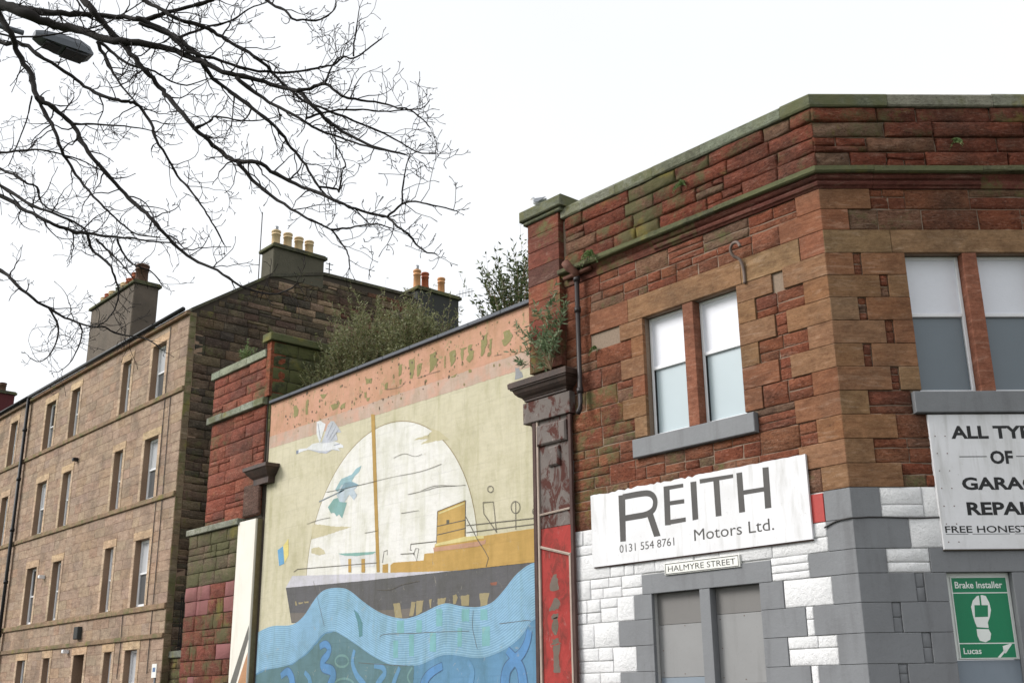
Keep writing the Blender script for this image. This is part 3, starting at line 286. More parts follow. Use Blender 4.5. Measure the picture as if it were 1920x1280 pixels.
class MB:
    def __init__(s):
        s.v, s.f, s.t = [], [], []
    def add(s, vs, fs, tint=None):
        b = len(s.v)
        s.v += vs
        s.f += [tuple(b + i for i in q) for q in fs]
        if tint: s.t += [tint] * len(vs)
    def box(s, fr, u0, u1, z0, z1, o0, o1, tint=None):
        vs = [fr.p(u, z, o) for o in (o0, o1) for u, z in ((u0, z0), (u1, z0), (u1, z1), (u0, z1))]
        s.add(vs, fr.fix([(4, 5, 6, 7), (3, 2, 1, 0), (0, 1, 5, 4), (1, 2, 6, 5), (2, 3, 7, 6), (3, 0, 4, 7)]), tint)
        return s
    def bbox(s, fr, u0, u1, z0, z1, o0, o1, ch=.01, tint=None):
        """box with its front edges chamfered"""
        vs = [fr.p(u, z, o0) for u, z in ((u0, z0), (u1, z0), (u1, z1), (u0, z1))]
        vs += [fr.p(u, z, o1 - ch) for u, z in ((u0, z0), (u1, z0), (u1, z1), (u0, z1))]
        vs += [fr.p(u, z, o1) for u, z in ((u0 + ch, z0 + ch), (u1 - ch, z0 + ch), (u1 - ch, z1 - ch), (u0 + ch, z1 - ch))]
        fs = [(3, 2, 1, 0), (8, 9, 10, 11)]
        for b in (0, 4):
            for i in range(4):
                j = (i + 1) % 4
                fs.append((b + i, b + j, b + 4 + j, b + 4 + i))
        s.add(vs, fr.fix(fs), tint)
        return s
    def tube(s, pts, rad, n=8, cap=True):
        pts = [Vector(p) for p in pts]
        rads = rad if isinstance(rad, (list, tuple)) else [rad] * len(pts)
        b = len(s.v)
        ref = Vector((.13, .31, .94))
        for i, p in enumerate(pts):
            t = (pts[min(i + 1, len(pts) - 1)] - pts[max(i - 1, 0)])
            if t.length < 1e-9: t = Vector((0, 0, 1))
            t.normalize()
            if abs(t.dot(ref)) > .95: ref = Vector((1, .1, .05))
            x = t.cross(ref).normalized()
            y = t.cross(x).normalized()
            for k in range(n):
                a = 2 * math.pi * k / n
                q = p + (x * math.cos(a) + y * math.sin(a)) * rads[i]
                s.v.append((q.x, q.y, q.z))
        for i in range(len(pts) - 1):
            for k in range(n):
                k2 = (k + 1) % n
                s.f.append((b + i * n + k, b + (i + 1) * n + k, b + (i + 1) * n + k2, b + i * n + k2))
        if cap and n > 2:
            s.f.append(tuple(b + k for k in range(n)))
            s.f.append(tuple(b + (len(pts) - 1) * n + k for k in reversed(range(n))))
        return s
    def lathe(s, cx, cy, prof, n=16):
        b = len(s.v)
        for r, z in prof:
            for k in range(n):
                a = 2 * math.pi * k / n
                s.v.append((cx + r * math.cos(a), cy + r * math.sin(a), z))
        for i in range(len(prof) - 1):
            for k in range(n):
                k2 = (k + 1) % n
                s.f.append((b + i * n + k, b + i * n + k2, b + (i + 1) * n + k2, b + (i + 1) * n + k))
        s.f.append(tuple(b + k for k in reversed(range(n))))
        s.f.append(tuple(b + (len(prof) - 1) * n + k for k in range(n)))
        return s
    def build(s, name, mat, parent=None, smooth=False, tint=None):
        return build(name, s.v, s.f, mat, parent, smooth, s.t if s.t and tint is None else tint)

def field(u, z, s=1.0, seed=0.0):
    """smooth 0..1 variation over a wall"""
    return min(1.0, max(0.0, .5 + .75 * mnoise.noise(Vector((u * s + seed, z * s * 1.3, seed * 1.7)))))

def jit(c, a=.07):
    k = 1 + random.uniform(-a, a) * 1.6
    return tuple(max(0.004, v * k * (1 + random.uniform(-a, a) * .6)) for v in lin(c))

def stone_geo(fr, u0, u1, z0, z1, back, face, style):
    rl = {'rough': 1.7, 'soft': .55}.get(style, 1.0)
    """one stone: 'rock' = rough hewn face, 'ashlar' = dressed flat face with a fine arris"""
    if style == 'ashlar':
        m_ = MB(); m_.bbox(fr, u0, u1, z0, z1, back, face, .006)
        return m_.v, m_.f
    w, h = u1 - u0, z1 - z0
    e = min(.022, w * .2, h * .2)
    nu = max(1, min(3, int(w / .22)))
    nz = 2 if h > .24 else 1
    us = [0, e] + [e + (w - 2 * e) * i / nu for i in range(1, nu)] + [w - e, w]
    zs = [0, e] + [e + (h - 2 * e) * i / nz for i in range(1, nz)] + [h - e, h]
    vs, fs = [], []
    nU, nZ = len(us), len(zs)
    jx = random.random() * 50
    for j, z in enumerate(zs):
        for i, u in enumerate(us):
            edge = i in (0, nU - 1) or j in (0, nZ - 1)
            du = random.uniform(-.006, .006) * rl if edge else random.uniform(-.02, .02) * (1 < i < nU - 2)
            dz = random.uniform(-.006, .006) * rl if edge else random.uniform(-.02, .02) * (1 < j < nZ - 2)
            o = face - .014 * rl + random.uniform(-.005, .007) * rl if edge else face + random.uniform(-.012, .016) * rl
            vs.append(fr.p(u0 + u + du, z0 + z + dz, o))
    for j in range(nZ - 1):
        for i in range(nU - 1):
            a = j * nU + i
            fs.append((a, a + 1, a + nU + 1, a + nU))
    # sides
    ring = [i for i in range(nU)] + [nU * j + nU - 1 for j in range(1, nZ)] + [nU * (nZ - 1) + i for i in range(nU - 2, -1, -1)] + [nU * j for j in range(nZ - 2, 0, -1)]
    b = len(vs)
    pos = []
    for j, z in enumerate(zs):
        for i, u in enumerate(us):
            pos.append((u, z))
    for r_ in ring:
        vs.append(fr.p(u0 + pos[r_][0], z0 + pos[r_][1], back))
    n = len(ring)
    for k in range(n):
        k2 = (k + 1) % n
        fs.append((ring[k], b + k, b + k2, ring[k2]))
    return vs, fr.fix(fs)

def put_stone(name, fr, r, back, face, style, mat, parent, tint, gap=.005):
    vs, fs = stone_geo(fr, r[0] + gap, r[1] - gap, r[2] + gap, r[3] - gap, back, face, style)
    return build(name, vs, fs, mat, parent, style != 'ashlar', tint)

def fill(u0, u1, rows, holes, wmin, wmax, split=(.3, .5, .2), sneck=True):
    """coursed rubble: stones of uneven width, a course now and then split into thinner ones"""
    out = []
    for (z0, z1) in rows:
        iv = [(u0, u1)]
        for (a, b, c, d) in holes:
            if c < z1 - .02 and d > z0 + .02:
                nv = []
                for (p, q) in iv:
                    if b <= p or a >= q: nv.append((p, q)); continue
                    if a > p: nv.append((p, a))
                    if b < q: nv.append((b, q))
                iv = nv
        for (p, q) in iv:
            if q - p < .03: continue
            x = p
            while x < q - 1e-6:
                w_ = random.uniform(wmin, wmax)
                if q - (x + w_) < wmin * .7: w_ = q - x
                w_ = min(w_, q - x)
                k = random.random()
                if k < split[0] or not sneck:
                    out.append((x, x + w_, z0, z1))
                elif k < split[0] + split[1]:
                    zm = z0 + (z1 - z0) * random.uniform(.36, .64)
                    for (c, d) in ((z0, zm), (zm, z1)):
                        if w_ > .55 and random.random() < .55:
                            xm = x + w_ * random.uniform(.35, .65)
                            out += [(x, xm, c, d), (xm, x + w_, c, d)]
                        else:
                            out.append((x, x + w_, c, d))
                else:
                    h_ = (z1 - z0) / 3
                    for t in range(3):
                        out.append((x, x + w_, z0 + t * h_, z0 + (t + 1) * h_))
                x += w_
    return out

def core_wall(name, fr, u0, u1, z0, z1, holes, o0, o1, mat, parent):
    us = sorted({u0, u1, *[h[0] for h in holes], *[h[1] for h in holes]})
    zs = sorted({z0, z1, *[h[2] for h in holes], *[h[3] for h in holes]})
    us = [u for u in us if u0 <= u <= u1]; zs = [z for z in zs if z0 <= z <= z1]
    nU, nZ = len(us) - 1, len(zs) - 1
    solid = [[not any(h[0] <= (us[i] + us[i+1]) / 2 <= h[1] and h[2] <= (zs[j] + zs[j+1]) / 2 <= h[3] for h in holes) for j in range(nZ)] for i in range(nU)]
    m_ = MB()
    def q(a, b, c, d): m_.add([a, b, c, d], fr.fix([(0, 1, 2, 3)]))
    g = lambda i, j: 0 <= i < nU and 0 <= j < nZ and solid[i][j]
    for i in range(nU):
        for j in range(nZ):
            if not solid[i][j]: continue
            a, b, c, d = us[i], us[i+1], zs[j], zs[j+1]
            q(fr.p(a, c, o1), fr.p(b, c, o1), fr.p(b, d, o1), fr.p(a, d, o1))
            q(fr.p(b, c, o0), fr.p(a, c, o0), fr.p(a, d, o0), fr.p(b, d, o0))
            if not g(i - 1, j): q(fr.p(a, c, o0), fr.p(a, c, o1), fr.p(a, d, o1), fr.p(a, d, o0))
            if not g(i + 1, j): q(fr.p(b, c, o1), fr.p(b, c, o0), fr.p(b, d, o0), fr.p(b, d, o1))
            if not g(i, j - 1): q(fr.p(a, c, o0), fr.p(b, c, o0), fr.p(b, c, o1), fr.p(a, c, o1))
            if not g(i, j + 1): q(fr.p(a, d, o1), fr.p(b, d, o1), fr.p(b, d, o0), fr.p(a, d, o0))
    return m_.build(name, mat, parent)

def sweep(path, prof, s0, s1, jitter=0.0):
    """profile (out, z) run along a plan polyline between arc lengths s0 and s1, mitred at its corners"""
    P = [Vector((p[0], p[1])) for p in path]
    L = [0.0]
    for i in range(1, len(P)): L.append(L[-1] + (P[i] - P[i-1]).length)
    nrm = []
    for i in range(len(P) - 1):
        d = (P[i+1] - P[i]).normalized(); nrm.append(Vector((d.y, -d.x)))
    st = [s0] + [l for l in L[1:-1] if s0 + .01 < l < s1 - .01] + [s1]
    m_ = MB(); k = len(prof)
    for s in st:
        i = max(j for j in range(len(P) - 1) if L[j] <= s + 1e-6)
        corner = [j for j in range(1, len(P) - 1) if abs(L[j] - s) < 1e-6]
        base = P[i] + (P[i+1] - P[i]).normalized() * (s - L[i])
        if corner:
            a, b = nrm[corner[0]-1], nrm[corner[0]]
            mi = (a + b).normalized(); off = mi / mi.dot(a)
        else:
            off = nrm[i]
        for (o, z) in prof:
            q = base + off * o
            m_.v.append((q.x, q.y, z + random.uniform(-jitter, jitter)))
    for a in range(len(st) - 1):
        for j in range(k):
            j2 = (j + 1) % k
            m_.f.append((a * k + j, (a + 1) * k + j, (a + 1) * k + j2, a * k + j2))
    m_.f.append(tuple(range(k))); m_.f.append(tuple((len(st) - 1) * k + j for j in reversed(range(k))))
    return m_

def text_mesh(body, fr, u0, u1, z0, z1, out, mat, name, parent, bold=0.0, fit=True):
    """lettering set flat on a board: cap height z0..z1, from u0 to u1"""
    cu = bpy.data.curves.new('lettering', 'FONT')
    cu.body = body
    cu.offset = bold
    cu.resolution_u = 3
    o = bpy.data.objects.new('lettering', cu)
    COL.objects.link(o)
    dg = bpy.context.evaluated_depsgraph_get()
    me = o.evaluated_get(dg).to_mesh()
    vs = [tuple(v.co) for v in me.vertices]
    fs = [tuple(p.vertices) for p in me.polygons]
    o.evaluated_get(dg).to_mesh_clear()
    bpy.data.objects.remove(o)
    x0, x1 = min(v[0] for v in vs), max(v[0] for v in vs)
    capc = .729                                       # cap height of the built-in font
    su = (u1 - u0) / (x1 - x0)
    sz = (z1 - z0) / capc
    V = [fr.p(u0 + (v[0] - x0) * su, z0 + v[1] * sz, out) for v in vs]
    spans = sorted((min(vs[i][0] for i in f), max(vs[i][0] for i in f), k) for k, f in enumerate(fs))
    words, hi = [[]], None                            # one object for each word
    for a, b, k in spans:
        if hi is not None and a - hi > .16: words.append([])
        words[-1].append(k)
        hi = b if hi is None or a - hi > .16 else max(hi, b)
    for wd in words:
        used = sorted({i for k in wd for i in fs[k]})
        mp = {i: j for j, i in enumerate(used)}
        build(name, [V[i] for i in used], fr.fix([tuple(mp[i] for i in fs[k]) for k in wd]), mat, parent)

def flat_poly(fr, polys, out, mat, name, parent, rag=0.0):
    m_ = MB()
    for po in polys:
        if rag:
            q = []
            for i, a in enumerate(po):
                b = po[(i + 1) % len(po)]
                n = max(1, int(math.dist(a, b) / .05))
                for t in range(n):
                    q.append((a[0] + (b[0] - a[0]) * t / n + random.uniform(-rag, rag), a[1] + (b[1] - a[1]) * t / n + random.uniform(-rag, rag)))
            po = q
        ar = sum(po[i][0] * po[(i+1) % len(po)][1] - po[(i+1) % len(po)][0] * po[i][1] for i in range(len(po)))
        if ar < 0: po = po[::-1]
        m_.add([fr.p(u, z, out) for u, z in po], fr.fix([tuple(range(len(po)))]))
    return m_.build(name, mat, parent)

def smooth_line(pl, sub=5):
    o = []
    for i in range(len(pl) - 1):
        p0, p1, p2, p3 = pl[max(i-1, 0)], pl[i], pl[i+1], pl[min(i+2, len(pl)-1)]
        for k in range(sub):
            t = k / sub
            o.append(tuple(.5 * (2 * p1[j] + (p2[j] - p0[j]) * t + (2 * p0[j] - 5 * p1[j] + 4 * p2[j] - p3[j]) * t * t + (3 * p1[j] - p0[j] - 3 * p2[j] + p3[j]) * t ** 3) for j in range(len(p1))))
    o.append(tuple(pl[-1]))
    return o

def ribbon(fr, pls, w_, out, mat, name, parent, smooth=True, taper=0.0, wob=0.0):
    m_ = MB()
    for ip, pl in enumerate(pls):
        q = smooth_line(pl) if smooth and len(pl) > 2 else pl
        oo = out + .00006 * ip
        vs = []
        for i, p in enumerate(q):
            a, b = q[max(i-1, 0)], q[min(i+1, len(q)-1)]
            dx, dz = b[0]-a[0], b[1]-a[1]; l = math.hypot(dx, dz) or 1
            hw = w_ / 2 * (1 - taper * (1 - i / max(1, len(q) - 1))) * (1 + random.uniform(-wob, wob))
            vs += [fr.p(p[0] - dz / l * hw, p[1] + dx / l * hw, oo), fr.p(p[0] + dz / l * hw, p[1] - dx / l * hw, oo)]
        fs = [(2*i, 2*i+1, 2*i+3, 2*i+2) for i in range(len(q)-1)]
        m_.add(vs, fr.fix(fs))
    return m_.build(name, mat, parent)
# ---------------------------------------------------------------- material set
M = {}
M['rubble'] = stone_mat('red_sandstone_rubble', 1.0)
M['quoin'] = stone_mat('dressed_sandstone', .25, grime_amt=.35)
M['parapet'] = stone_mat('weathered_red_sandstone', 1.3, moss_col=(78, 82, 48))
M['coping'] = stone_mat('lichened_coping', .6, moss_col=(84, 92, 62), grime=(86, 90, 74), grime_amt=.5, bed=False)
M['ashlar'] = stone_mat('tenement_ashlar', .3, grime=(104, 90, 78), grime_amt=.6)
M['gable'] = stone_mat('gable_rubble', .9, grime=(50, 47, 42), grime_amt=.6)
M['white_stone'] = paint_mat('white_painted_stone', (226, 226, 227), .75, .10, (168, 165, 160), .62, .2)
M['grey_stone'] = paint_mat('grey_painted_stone', (122, 124, 127), .6, .5, (92, 92, 94), .35, .5)
M['red_paint'] = paint_mat('red_painted_stone', (178, 66, 62), .6, .5, (124, 66, 60), .3, .4)
M['pink_paint'] = paint_mat('faded_plum_painted_stone', (134, 84, 84), .8, .9, (104, 72, 58), .6, .6)
M['mortar'] = plain('mortar', (140, 122, 106), .95, var=.25, scale=30)
M['dark_mortar'] = plain('dark_mortar', (70, 62, 54), .95, var=.25, scale=30)
M['ten_mortar'] = plain('tenement_mortar', (146, 122, 102), .95, var=.25, scale=30)
M['white_mortar'] = plain('painted_mortar', (196, 196, 194), .85, var=.15, scale=30)
M['upvc'] = plain('white_window_frame', (226, 227, 230), .35, var=.04)
M['blind'] = plain('white_blind', (222, 224, 232), .55, var=.03, spec=.5)
M['board'] = paint_mat('weathered_white_board', (222, 222, 225), .42, .40, (142, 140, 130), .08, .55)
M['letter'] = paint_mat('dark_grey_lettering', (66, 64, 63), .5, .3, (120, 116, 110), .05, .3)
M['black_letter'] = plain('black_lettering', (26, 26, 28), .5, var=.1)
M['plate'] = plain('street_plate_white', (224, 224, 218), .4, var=.06)
M['green'] = plain('green_enamel', (10, 122, 82), .35, var=.05)
M['sign_white'] = plain('sign_white', (226, 230, 226), .4, var=.04)
M['iron'] = plain('dark_cast_iron', (52, 46, 46), .5, .2, var=.3)
M['rust_iron'] = plain('rusty_iron', (104, 66, 52), .75, .1, var=.4)
M['hook'] = plain('weathered_hook_iron', (120, 104, 96), .7, .1, var=.3)
M['black_iron'] = plain('black_painted_iron', (24, 24, 27), .5, .1, var=.2)
M['cement'] = paint_mat('cement_render', (104, 94, 84), .92, .8, (62, 58, 52), .5, .7)
M['dark_render'] = paint_mat('dark_render', (62, 62, 62), .92, .35, (52, 58, 44), .4, .3)
M['slate'] = plain('roof_slate', (66, 68, 74), .7, var=.3, scale=4)
M['felt'] = plain('roof_felt', (52, 52, 50), .9, var=.3, scale=4)
M['lead'] = plain('lead_flashing', (72, 76, 84), .6, .2, var=.2)
M['pot_cream'] = plain('cream_clay_pot', (214, 188, 148), .8, var=.12)
M['pot_orange'] = plain('orange_clay_pot', (204, 150, 104), .8, var=.15)
M['pot_red'] = plain('red_clay_pot', (168, 92, 62), .8, var=.2)
M['pot_dark'] = plain('dark_clay_pot', (92, 66, 52), .8, var=.3)
M['steel'] = plain('flue_steel', (150, 152, 154), .4, .8, var=.1)
M['asphalt'] = plain('asphalt', (64, 64, 66), .9, var=.2, scale=30)
M['paving'] = plain('pavement_slabs', (98, 96, 92), .9, var=.15, scale=6)
M['kerb'] = plain('kerb_stone', (128, 126, 122), .85, var=.15)
M['grass'] = plain('grass_ground', (74, 92, 48), .95, var=.3, scale=2)
M['bark'] = plain('dark_wet_bark', (30, 24, 22), .85, var=.35, scale=18)
M['twig'] = plain('twig_bark', (34, 25, 24), .8, var=.2, scale=18)
M['lamp_grey'] = plain('lamp_grey_paint', (90, 94, 100), .5, .3, var=.1)
M['lamp_dark'] = plain('lamp_underside', (34, 35, 38), .4, .1, var=.15)
M['timber'] = paint_mat('bleached_timber_trim', (172, 158, 146), .8, .5, (96, 62, 54), .4, .5, 3)
M['dark_timber'] = paint_mat('dark_brown_trim', (64, 42, 38), .7, .4, (110, 92, 82), .3, .4, 3)
M['old_strip'] = plain('stained_edge_strip', (112, 102, 74), .8, var=.3)
M['fern'] = plain('fern_green', (72, 108, 44), .7, var=.3, scale=30)
M['cable'] = plain('cable_sheath', (58, 56, 56), .6, var=.2)

def glass_mat(name, col, rough, spec=.6):
    s = NT(name)
    s.l(s.mix(s.ramp(s.noise(1.2, 3), .3, .7, 0, .25), lin(col), tuple(v * .8 for v in lin(col))), s.b.inputs['Base Color'])
    s.b.inputs['Roughness'].default_value = rough
    s.b.inputs['Specular IOR Level'].default_value = spec
    s.l(s.bump(s.noise(1.6, 2), .05, .05), s.b.inputs['Normal'])
    return s.m
M['frost'] = glass_mat('pale_blue_frosted_glass', (170, 184, 190), .22)
M['slate_film'] = glass_mat('slate_blue_filmed_glass', (110, 120, 128), .25, .4)  # darker copy of the frosted glass, painting in the chamfer's weaker light
M['dark_glass'] = glass_mat('dark_window_glass', (26, 28, 30), .03, .8)
M['net'] = glass_mat('net_curtain_behind_glass', (214, 216, 222), .08, .8)  # near-white colour painting the bright sky's reflection on the panes
M['blind_glass'] = glass_mat('window_glass_with_blind', (186, 188, 192), .06, .8)  # pale tone of blinds, with the sky's reflection painted in
M['curtain_glass'] = glass_mat('curtained_window_glass', (92, 94, 96), .05, .8)
def leaf_mat(name, a, b):
    s = NT(name)
    g = s.n('ShaderNodeObjectInfo')
    at = s.n('ShaderNodeAttribute', attribute_name='tint')
    c = s.mix(at.outputs['Alpha'], lin(a), lin(b))
    s.l(c, s.b.inputs['Base Color'])
    s.b.inputs['Roughness'].default_value = .6
    tr = s.n('ShaderNodeBsdfTranslucent'); s.l(c, tr.inputs['Color'])
    mx = s.n('ShaderNodeMixShader'); mx.inputs[0].default_value = .25
    s.l(s.b.outputs[0], mx.inputs[1]); s.l(tr.outputs[0], mx.inputs[2])
    s.l(mx.outputs[0], s.t.nodes['Material Output'].inputs['Surface'])
    return s.m
M['leaf_olive'] = leaf_mat('olive_leaves', (74, 80, 48), (140, 142, 98))
M['leaf_green'] = leaf_mat('green_leaves', (58, 84, 40), (128, 146, 92))
M['leaf_grey'] = leaf_mat('grey_green_leaves', (78, 98, 66), (138, 154, 118))
M['leaf_dark'] = leaf_mat('dark_leaves', (40, 54, 26), (92, 106, 58))
M['stem'] = plain('shrub_stem', (128, 108, 84), .8, var=.25, scale=20)

def mural_mat(name, c, wear=.16, peel=0.0):
    s = NT(name)
    base = lin(c)
    base = tuple((v * .90 + w * .10) * .78 for v, w in zip(base, lin((190, 188, 176))))   # faded and dusty
    st = s.noise(2.0, 7, .66, s.pos((1.3, 1, .6)), .6)
    bl = s.noise(.7, 7, .68)
    fi = s.noise(30, 4, .7)
    g = s.mix(s.ramp(st, .47, .68, 0, .42), base, (.66, .66, .54), 'MULTIPLY')
    g = s.mix(s.ramp(bl, .46, .66, 0, .50), g, (.72, .72, .60), 'MULTIPLY')
    g = s.mix(s.ramp(fi, .60, .72, 0, wear), g, lin((150, 140, 112)))
    dp_ = s.noise(1.6, 7, .68, s.pos((2.6, 1, .16)), .3)  # water runs
    g = s.mix(s.ramp(dp_, .52, .68, 0, .40), g, (.72, .73, .58), 'MULTIPLY')
    fk = s.noise(4.5, 9, .76, s.pos((1.2, 1, .9)), .7)   # flaking, the same patches through every coat
    g = s.mix(s.ramp(fk, .60, .65, 0, .34), g, lin((168, 162, 144)))
    bs = s.noise(7, 5, .6, s.pos((.5, 1, 2.2)), .5)       # brush marks
    g = s.mix(s.ramp(bs, .42, .62, 0, .22), g, (.74, .74, .74), 'MULTIPLY')
    if peel:                                           # paint lifted in ragged patches, olive coat below
        pn = s.noise(3.6, 8, .72, s.pos((1.5, 1, .8)), .6)
        g = s.mix(s.ramp(pn, .59, .62, 0, peel), g, lin((142, 132, 94)))
        dr = s.noise(2.4, 8, .74, s.pos((2.2, 1, .5)), .5)
        g = s.mix(s.ramp(dr, .52, .66, 0, peel * .55), g, lin((158, 128, 104)))
        pk = s.noise(1.6, 5, .6)
        g = s.mix(s.ramp(pk, .48, .60, 0, .5), g, lin((196, 148, 128)))
    sp = s.noise(75, 2, .5)
    g = s.mix(s.ramp(sp, .70, .76, 0, .45), g, lin((90, 80, 62)))
    br = s.n('ShaderNodeTexBrick')                     # the block joints show faintly through the render
    br.inputs['Scale'].default_value = 1.0
    br.inputs['Brick Width'].default_value = .9; br.inputs['Row Height'].default_value = .42; br.inputs['Mortar Size'].default_value = .012
    br.inputs['Mortar Smooth'].default_value = .6
    mp = s.n('ShaderNodeMapping'); mp.inputs['Rotation'].default_value = (R(90), 0, 0)
    gg = s.n('ShaderNodeNewGeometry'); s.l(gg.outputs['Position'], mp.inputs['Vector']); s.l(mp.outputs[0], br.inputs['Vector'])
    jf = s.math('MULTIPLY', br.outputs['Fac'], s.ramp(s.noise(1.1, 3), .4, .65, 0, .35))
    g = s.mix(jf, g, tuple(v * .6 for v in base))
    s.l(g, s.b.inputs['Base Color'])
    s.b.inputs['Roughness'].default_value = .8
    s.b.inputs['Specular IOR Level'].default_value = .25
    s.l(s.bump(fi, .2, .008, s.bump(s.noise(4, 5, .6), .25, .03)), s.b.inputs['Normal'])
    return s.m
MC = {}
def mc(c):
    c = tuple(c)
    if c not in MC: MC[c] = mural_mat('mural_paint_%d_%d_%d' % c, c)
    return MC[c]

# ---------------------------------------------------------------- ground, road, pavements
def sheet(name, x0, x1, y0, y1, z, mat):
    o = build(name, [(x0, y0, z), (x1, y0, z), (x1, y1, z), (x0, y1, z)], [(0, 1, 2, 3)], mat)
    return tag(o, kind='structure')
sheet('ground', -900, 900, -900, 900, -.13, M['grass'])
sheet('road', -300, 60, -9.6, -2.4, -.12, M['asphalt'])
def slab(name, x0, x1, y0, y1, z0, z1, mat):
    m_ = MB(); m_.box(Frame((0, 0), (1, 0), (0, -1)), x0, x1, z0, z1, -y1, -y0)
    return tag(m_.build(name, mat), kind='structure')
slab('pavement', -200, 50, -2.25, 14.0, -.125, 0.0, M['paving'])
slab('pavement', -200, 50, -13.2, -9.75, -.125, 0.0, M['paving'])
slab('kerb', -200, 50, -2.39, -2.255, -.125, .004, M['kerb'])
slab('kerb', -200, 50, -9.745, -9.61, -.125, .004, M['kerb'])

# ---------------------------------------------------------------- corner garage building
G = thing('corner_garage', (-8.94, 0, 0), 'two storey red sandstone corner garage with grey and white painted ground floor', 'building')
ZT = [8.27, 7.90, 7.53, 7.155, 6.78, 6.41, 6.04, 5.67, 5.30, 4.93, 4.57, 4.12, 3.68, 3.33, 2.92, 2.50, 2.08, 1.66, 1.24, .82, .41, 0.0]
PAINT = 4.57
RED = [(138, 82, 59), (141, 86, 62), (134, 77, 55), (141, 90, 66), (130, 79, 59)]
GREYST = [(130, 98, 78), (122, 96, 78), (132, 96, 75)]
BUFF = [(142, 108, 79), (141, 105, 76), (140, 99, 71), (140, 110, 82), (136, 90, 65), (140, 105, 77)]

def rubble_tint(u, z, fr):
    m = 0.0
    if fr is FA and u < -13.9 and 4.5 < z < 7.2: m = .2 + .5 * field(u, z, 1.5, 5)
    if random.random() < .22: return (*jit(random.choice(GREYST), .07), max(m, .25))
    return (*jit(random.choice(RED), .07), m)
def quoin_tint(): return (*jit(random.choice(BUFF), .06), .0)

def garage_stones(fr, rects, kind):
    for r in rects:
        zc = (r[2] + r[3]) / 2
        if kind == 'rubble':
            if zc < PAINT:
                put_stone('painted_stone', fr, r, -.05, random.uniform(.012, .026), 'soft', M['white_stone'], G, (1, 1, 1, 0), .004)
            else:
                put_stone('rubble_stone', fr, r, -.05, random.uniform(.006, .016), 'rock', M['rubble'], G, rubble_tint(r[0], zc, fr))
        elif kind == 'grey_rubble':
            put_stone('painted_stone', fr, r, -.06, .011, 'soft', M['grey_stone'], G, (1, 1, 1, 0), .001)
        else:
            if zc < PAINT:
                put_stone('painted_quoin', fr, r, -.04, .030, 'ashlar', M['grey_stone'], G, (1, 1, 1, 0), .0025)
            else:
                put_stone('quoin_stone', fr, r, -.04, .034 + random.uniform(-.003, .003), 'ashlar', M['quoin'], G, quoin_tint(), .003)

# --- facade on the street (frame FA), u = world x
uL, uC = -14.80, -8.94
holesA = [(-12.79, -11.86, 6.02, 8.22), (-11.62, -10.68, 6.02, 8.22), (-12.88, -11.86, 0.0, 3.33), (-11.64, -10.67, 0.0, 3.33)]
fixA = []
ROW = [(9.02, 9.37), (8.66, 9.02), (8.27, 8.66)] + [(ZT[i + 1], ZT[i]) for i in range(len(ZT) - 1)]
longA = {}
for i, (z0, z1) in enumerate(ROW):
    if z0 < 3.6:
        lg = (i % 2 == 1)
    else:
        lg = (i % 2 == 1) and i != 13
    w_ = .80 if lg else .44
    longA[i] = lg
    fixA.append((uC - w_, uC + .0185, z0, z1))
    # stones beside the upper window
    if 6.0 < z0 < 8.0:
        zz1 = z1 if z1 < 8.2 else 8.22
        fixA.append((-10.68, -10.68 + (.72 if lg else .36), z0, zz1))
        fixA.append((-12.79 - (.57 if lg else .30), -12.79, z0, zz1))
    if z1 <= 3.34:
        fixA.append((-10.67, -10.67 + (.80 if lg else .44), z0, z1))
        fixA.append((-12.88 - (.79 if lg else .41), -12.88, z0, z1))
lintA = [(-14.12, -13.13, 8.22, 8.66), (-13.13, -10.55, 8.22, 8.66), (-10.55, -9.385, 8.22, 8.66)]
lintLow = [(-13.09, -10.42, 3.33, 3.66)]
garage_stones(FA, fixA + lintA, 'quoin')
garage_stones(FA, lintLow, 'quoin')
mul = [(-11.86, -11.62, 6.02, 8.22), (-11.86, -11.64, 0.0, 3.33)]
for fr_, r in [(FA, q) for q in mul] + [(FB, (2.15, 2.38, 6.02, 8.27)), (FB, (2.21, 2.39, .82, 3.33))]:
    up = r[2] > 4
    put_stone('mullion', fr_, r, -.30, .026, 'ashlar', M['quoin'] if up else M['grey_stone'], G, (*jit((142, 92, 72), .04), 0), .003)
fillholes = fixA + lintA + lintLow + mul + holesA + [(-13.10, -10.46, 5.67, 6.02)]
rowsA = [(9.02, 9.37), (8.66, 9.02), (8.27, 8.66), (7.90, 8.27)] + ROW[4:]
rA = fill(uL, uC, rowsA, fillholes, .40, 1.05, (.48, .47, .05))
redblk = [r for r in rA if r[0] > -9.75 and 4.1 < (r[2] + r[3]) / 2 < 4.57]
rA = [r for r in rA if r not in redblk]
garage_stones(FA, rA, 'rubble')
put_stone('red_painted_stone', FA, (-9.62, -9.385, 4.12, 4.55), -.05, .03, 'ashlar', M['red_paint'], G, (1, 1, 1, 0), .003)
core_wall('wall_core', FA, uL, uC - .01, 4.57, 10.8, [(-12.8, -10.67, 6.0, 8.23)], -.45, -.006, M['mortar'], G)
core_wall('painted_wall_core', FA, uL, uC - .01, 0, 4.568, [(-12.9, -10.66, -1, 3.34)], -.45, -.002, M['white_mortar'], G)

